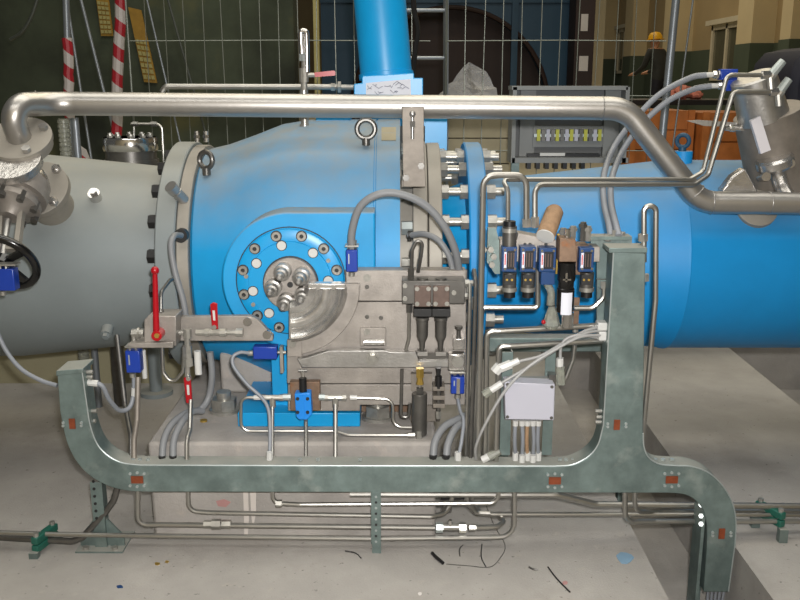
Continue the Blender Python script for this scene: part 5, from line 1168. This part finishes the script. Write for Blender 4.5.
# rolled rag
rg = thing('paper_roll', 'brown cylinder with pale end lying tilted on the manifold', 'roll', W(548, 245, 2.72))
a, b = W(545.5, 236, 2.68), W(555.5, 209, 2.76)
m = mpp(225, 2.7); d = b-a
build(MB().lathe(a, d, [(0, 9.6*m), (d.length*.9, 9.2*m), (d.length, 7*m)], 24), 'cardboard_tube', 'rag_brown', rg)
build(MB().lathe(a-d.normalized()*.003, d, [(0, 9.2*m), (.004, 9.4*m)], 24), 'pale_end', 'white_plastic', rg)

# scraps on the floor
def scrap(px0, py0, px1, py1, r, mt, label):
    a, b = WZ(px0, py0, r), WZ(px1, py1, r); c = (a+b)/2+Vector((random.uniform(-.01, .01), random.uniform(-.01, .01), 0))
    build(MB().tube(smooth_path([a, c, b], 3), r, 6), 'floor_scrap', mt, label=label, cat='scrap', group='scraps on the floor')
scrap(432, 553, 443, 563, .006, 'black_plastic', 'short thick black rubber scrap on floor below tee union')
scrap(482, 544, 486, 567, .002, 'black_plastic', 'thin black wire scrap upright in picture right of the thick scrap')
scrap(463, 545, 460, 556, .002, 'dark_steel', 'faint thin wire scrap between thick scrap and black wire')
scrap(548, 567, 570, 592, .0025, 'black_plastic', 'long dark slanted wire scrap on floor right of centre')
scrap(345, 551, 361, 558, .002, 'black_plastic', 'curved thin wire scrap on floor left of the hanger')
scrap(529, 567, 538, 570, .003, 'dark_steel', 'small dark chip of wire on floor near slanted wire')
mb = MB(); mb.tube(smooth_path([WZ(*p, .0015) for p in ((486, 505), (494, 525), (505, 545), (500, 558), (490, 567), (470, 566), (446, 564))], 5), .0013, 5)
build(mb, 'floor_scrap', 'dark_steel', label='long hair-thin looping wire lying on floor below tray', cat='scrap', group='scraps on the floor')
def fleck(px, py, w, h, mt, label):
    P = [WZ(px+w*math.cos(t)*random.uniform(.7, 1.1), py+h*math.sin(t)*random.uniform(.7, 1.1), 0) for t in [2*PI*k/9 for k in range(9)]]
    build(MB().prism(P, (0, 0, .002)), 'floor_fleck', mt, label=label, cat='scrap', group='flecks on the floor')
fleck(625, 558, 10, 6, mat('blue_chalk', rgb(120, 150, 172), .9), 'pale blue paint smear on the floor slab edge')
fleck(120, 587, 4, 1.6, 'solenoid_blue', 'small blue chip on floor at lower left')
fleck(157, 564, 3, 1.5, 'brass', 'tiny yellowish chip on floor at lower left, left one')
fleck(167, 562, 2.4, 1.2, 'brass', 'tiny yellowish chip on floor at lower left, right one')
fleck(565, 583, 3, 2, 'pink_paint', 'tiny pinkish chip beside the long slanted wire scrap')
fleck(420, 594, 2, 1.5, 'tape_white', 'tiny pale chip at bottom edge of floor')

c = W(181, 235.5, 3.1); build(MB().ring(c+Vector((0, .02, 0)), c+Vector((0, -.01, 0)), .024, .0108, 20), 'conduit_port', 'black_bolt', vl)

def on_body(px, py, R):
    Yt = 3.0
    while Yt < 3.55:
        p = W(px, py, Yt)
        if math.hypot(p.y-Y0, p.z-Z0) < R: return p
        Yt += .002
    return p
Q = [on_body(x, y, .533) for x, y in ((381.5, 127), (396, 127), (396, 140), (381.5, 140))]
build(MB().prism(Q, (0, .008, -.008)), 'bare_patch', 'board_tan', vl, label='beige square patch without paint')
cable('hanging_cable', 'black cable hanging beside the upright blue cylinder and ladder', [(411, -30, 5.0), (414, 8, 5.0), (418, 30, 5.0), (415, 52, 5.0), (413, 80, 5.0), (413, 110, 5.0), (414, 150, 5.06), (415, 190, 5.1)], .014, 'black_plastic', 'cable')
# tape tail hanging at the foot of the left taped pole
tt = [W(x, y, 5.25) for x, y in ((80, 146), (86, 150), (91, 163), (83, 163))]
build(MB().prism(tt, (0, .01, 0)), 'tape_tail', 'barrier_tape', bpy.data.objects['scaffold_pole'])
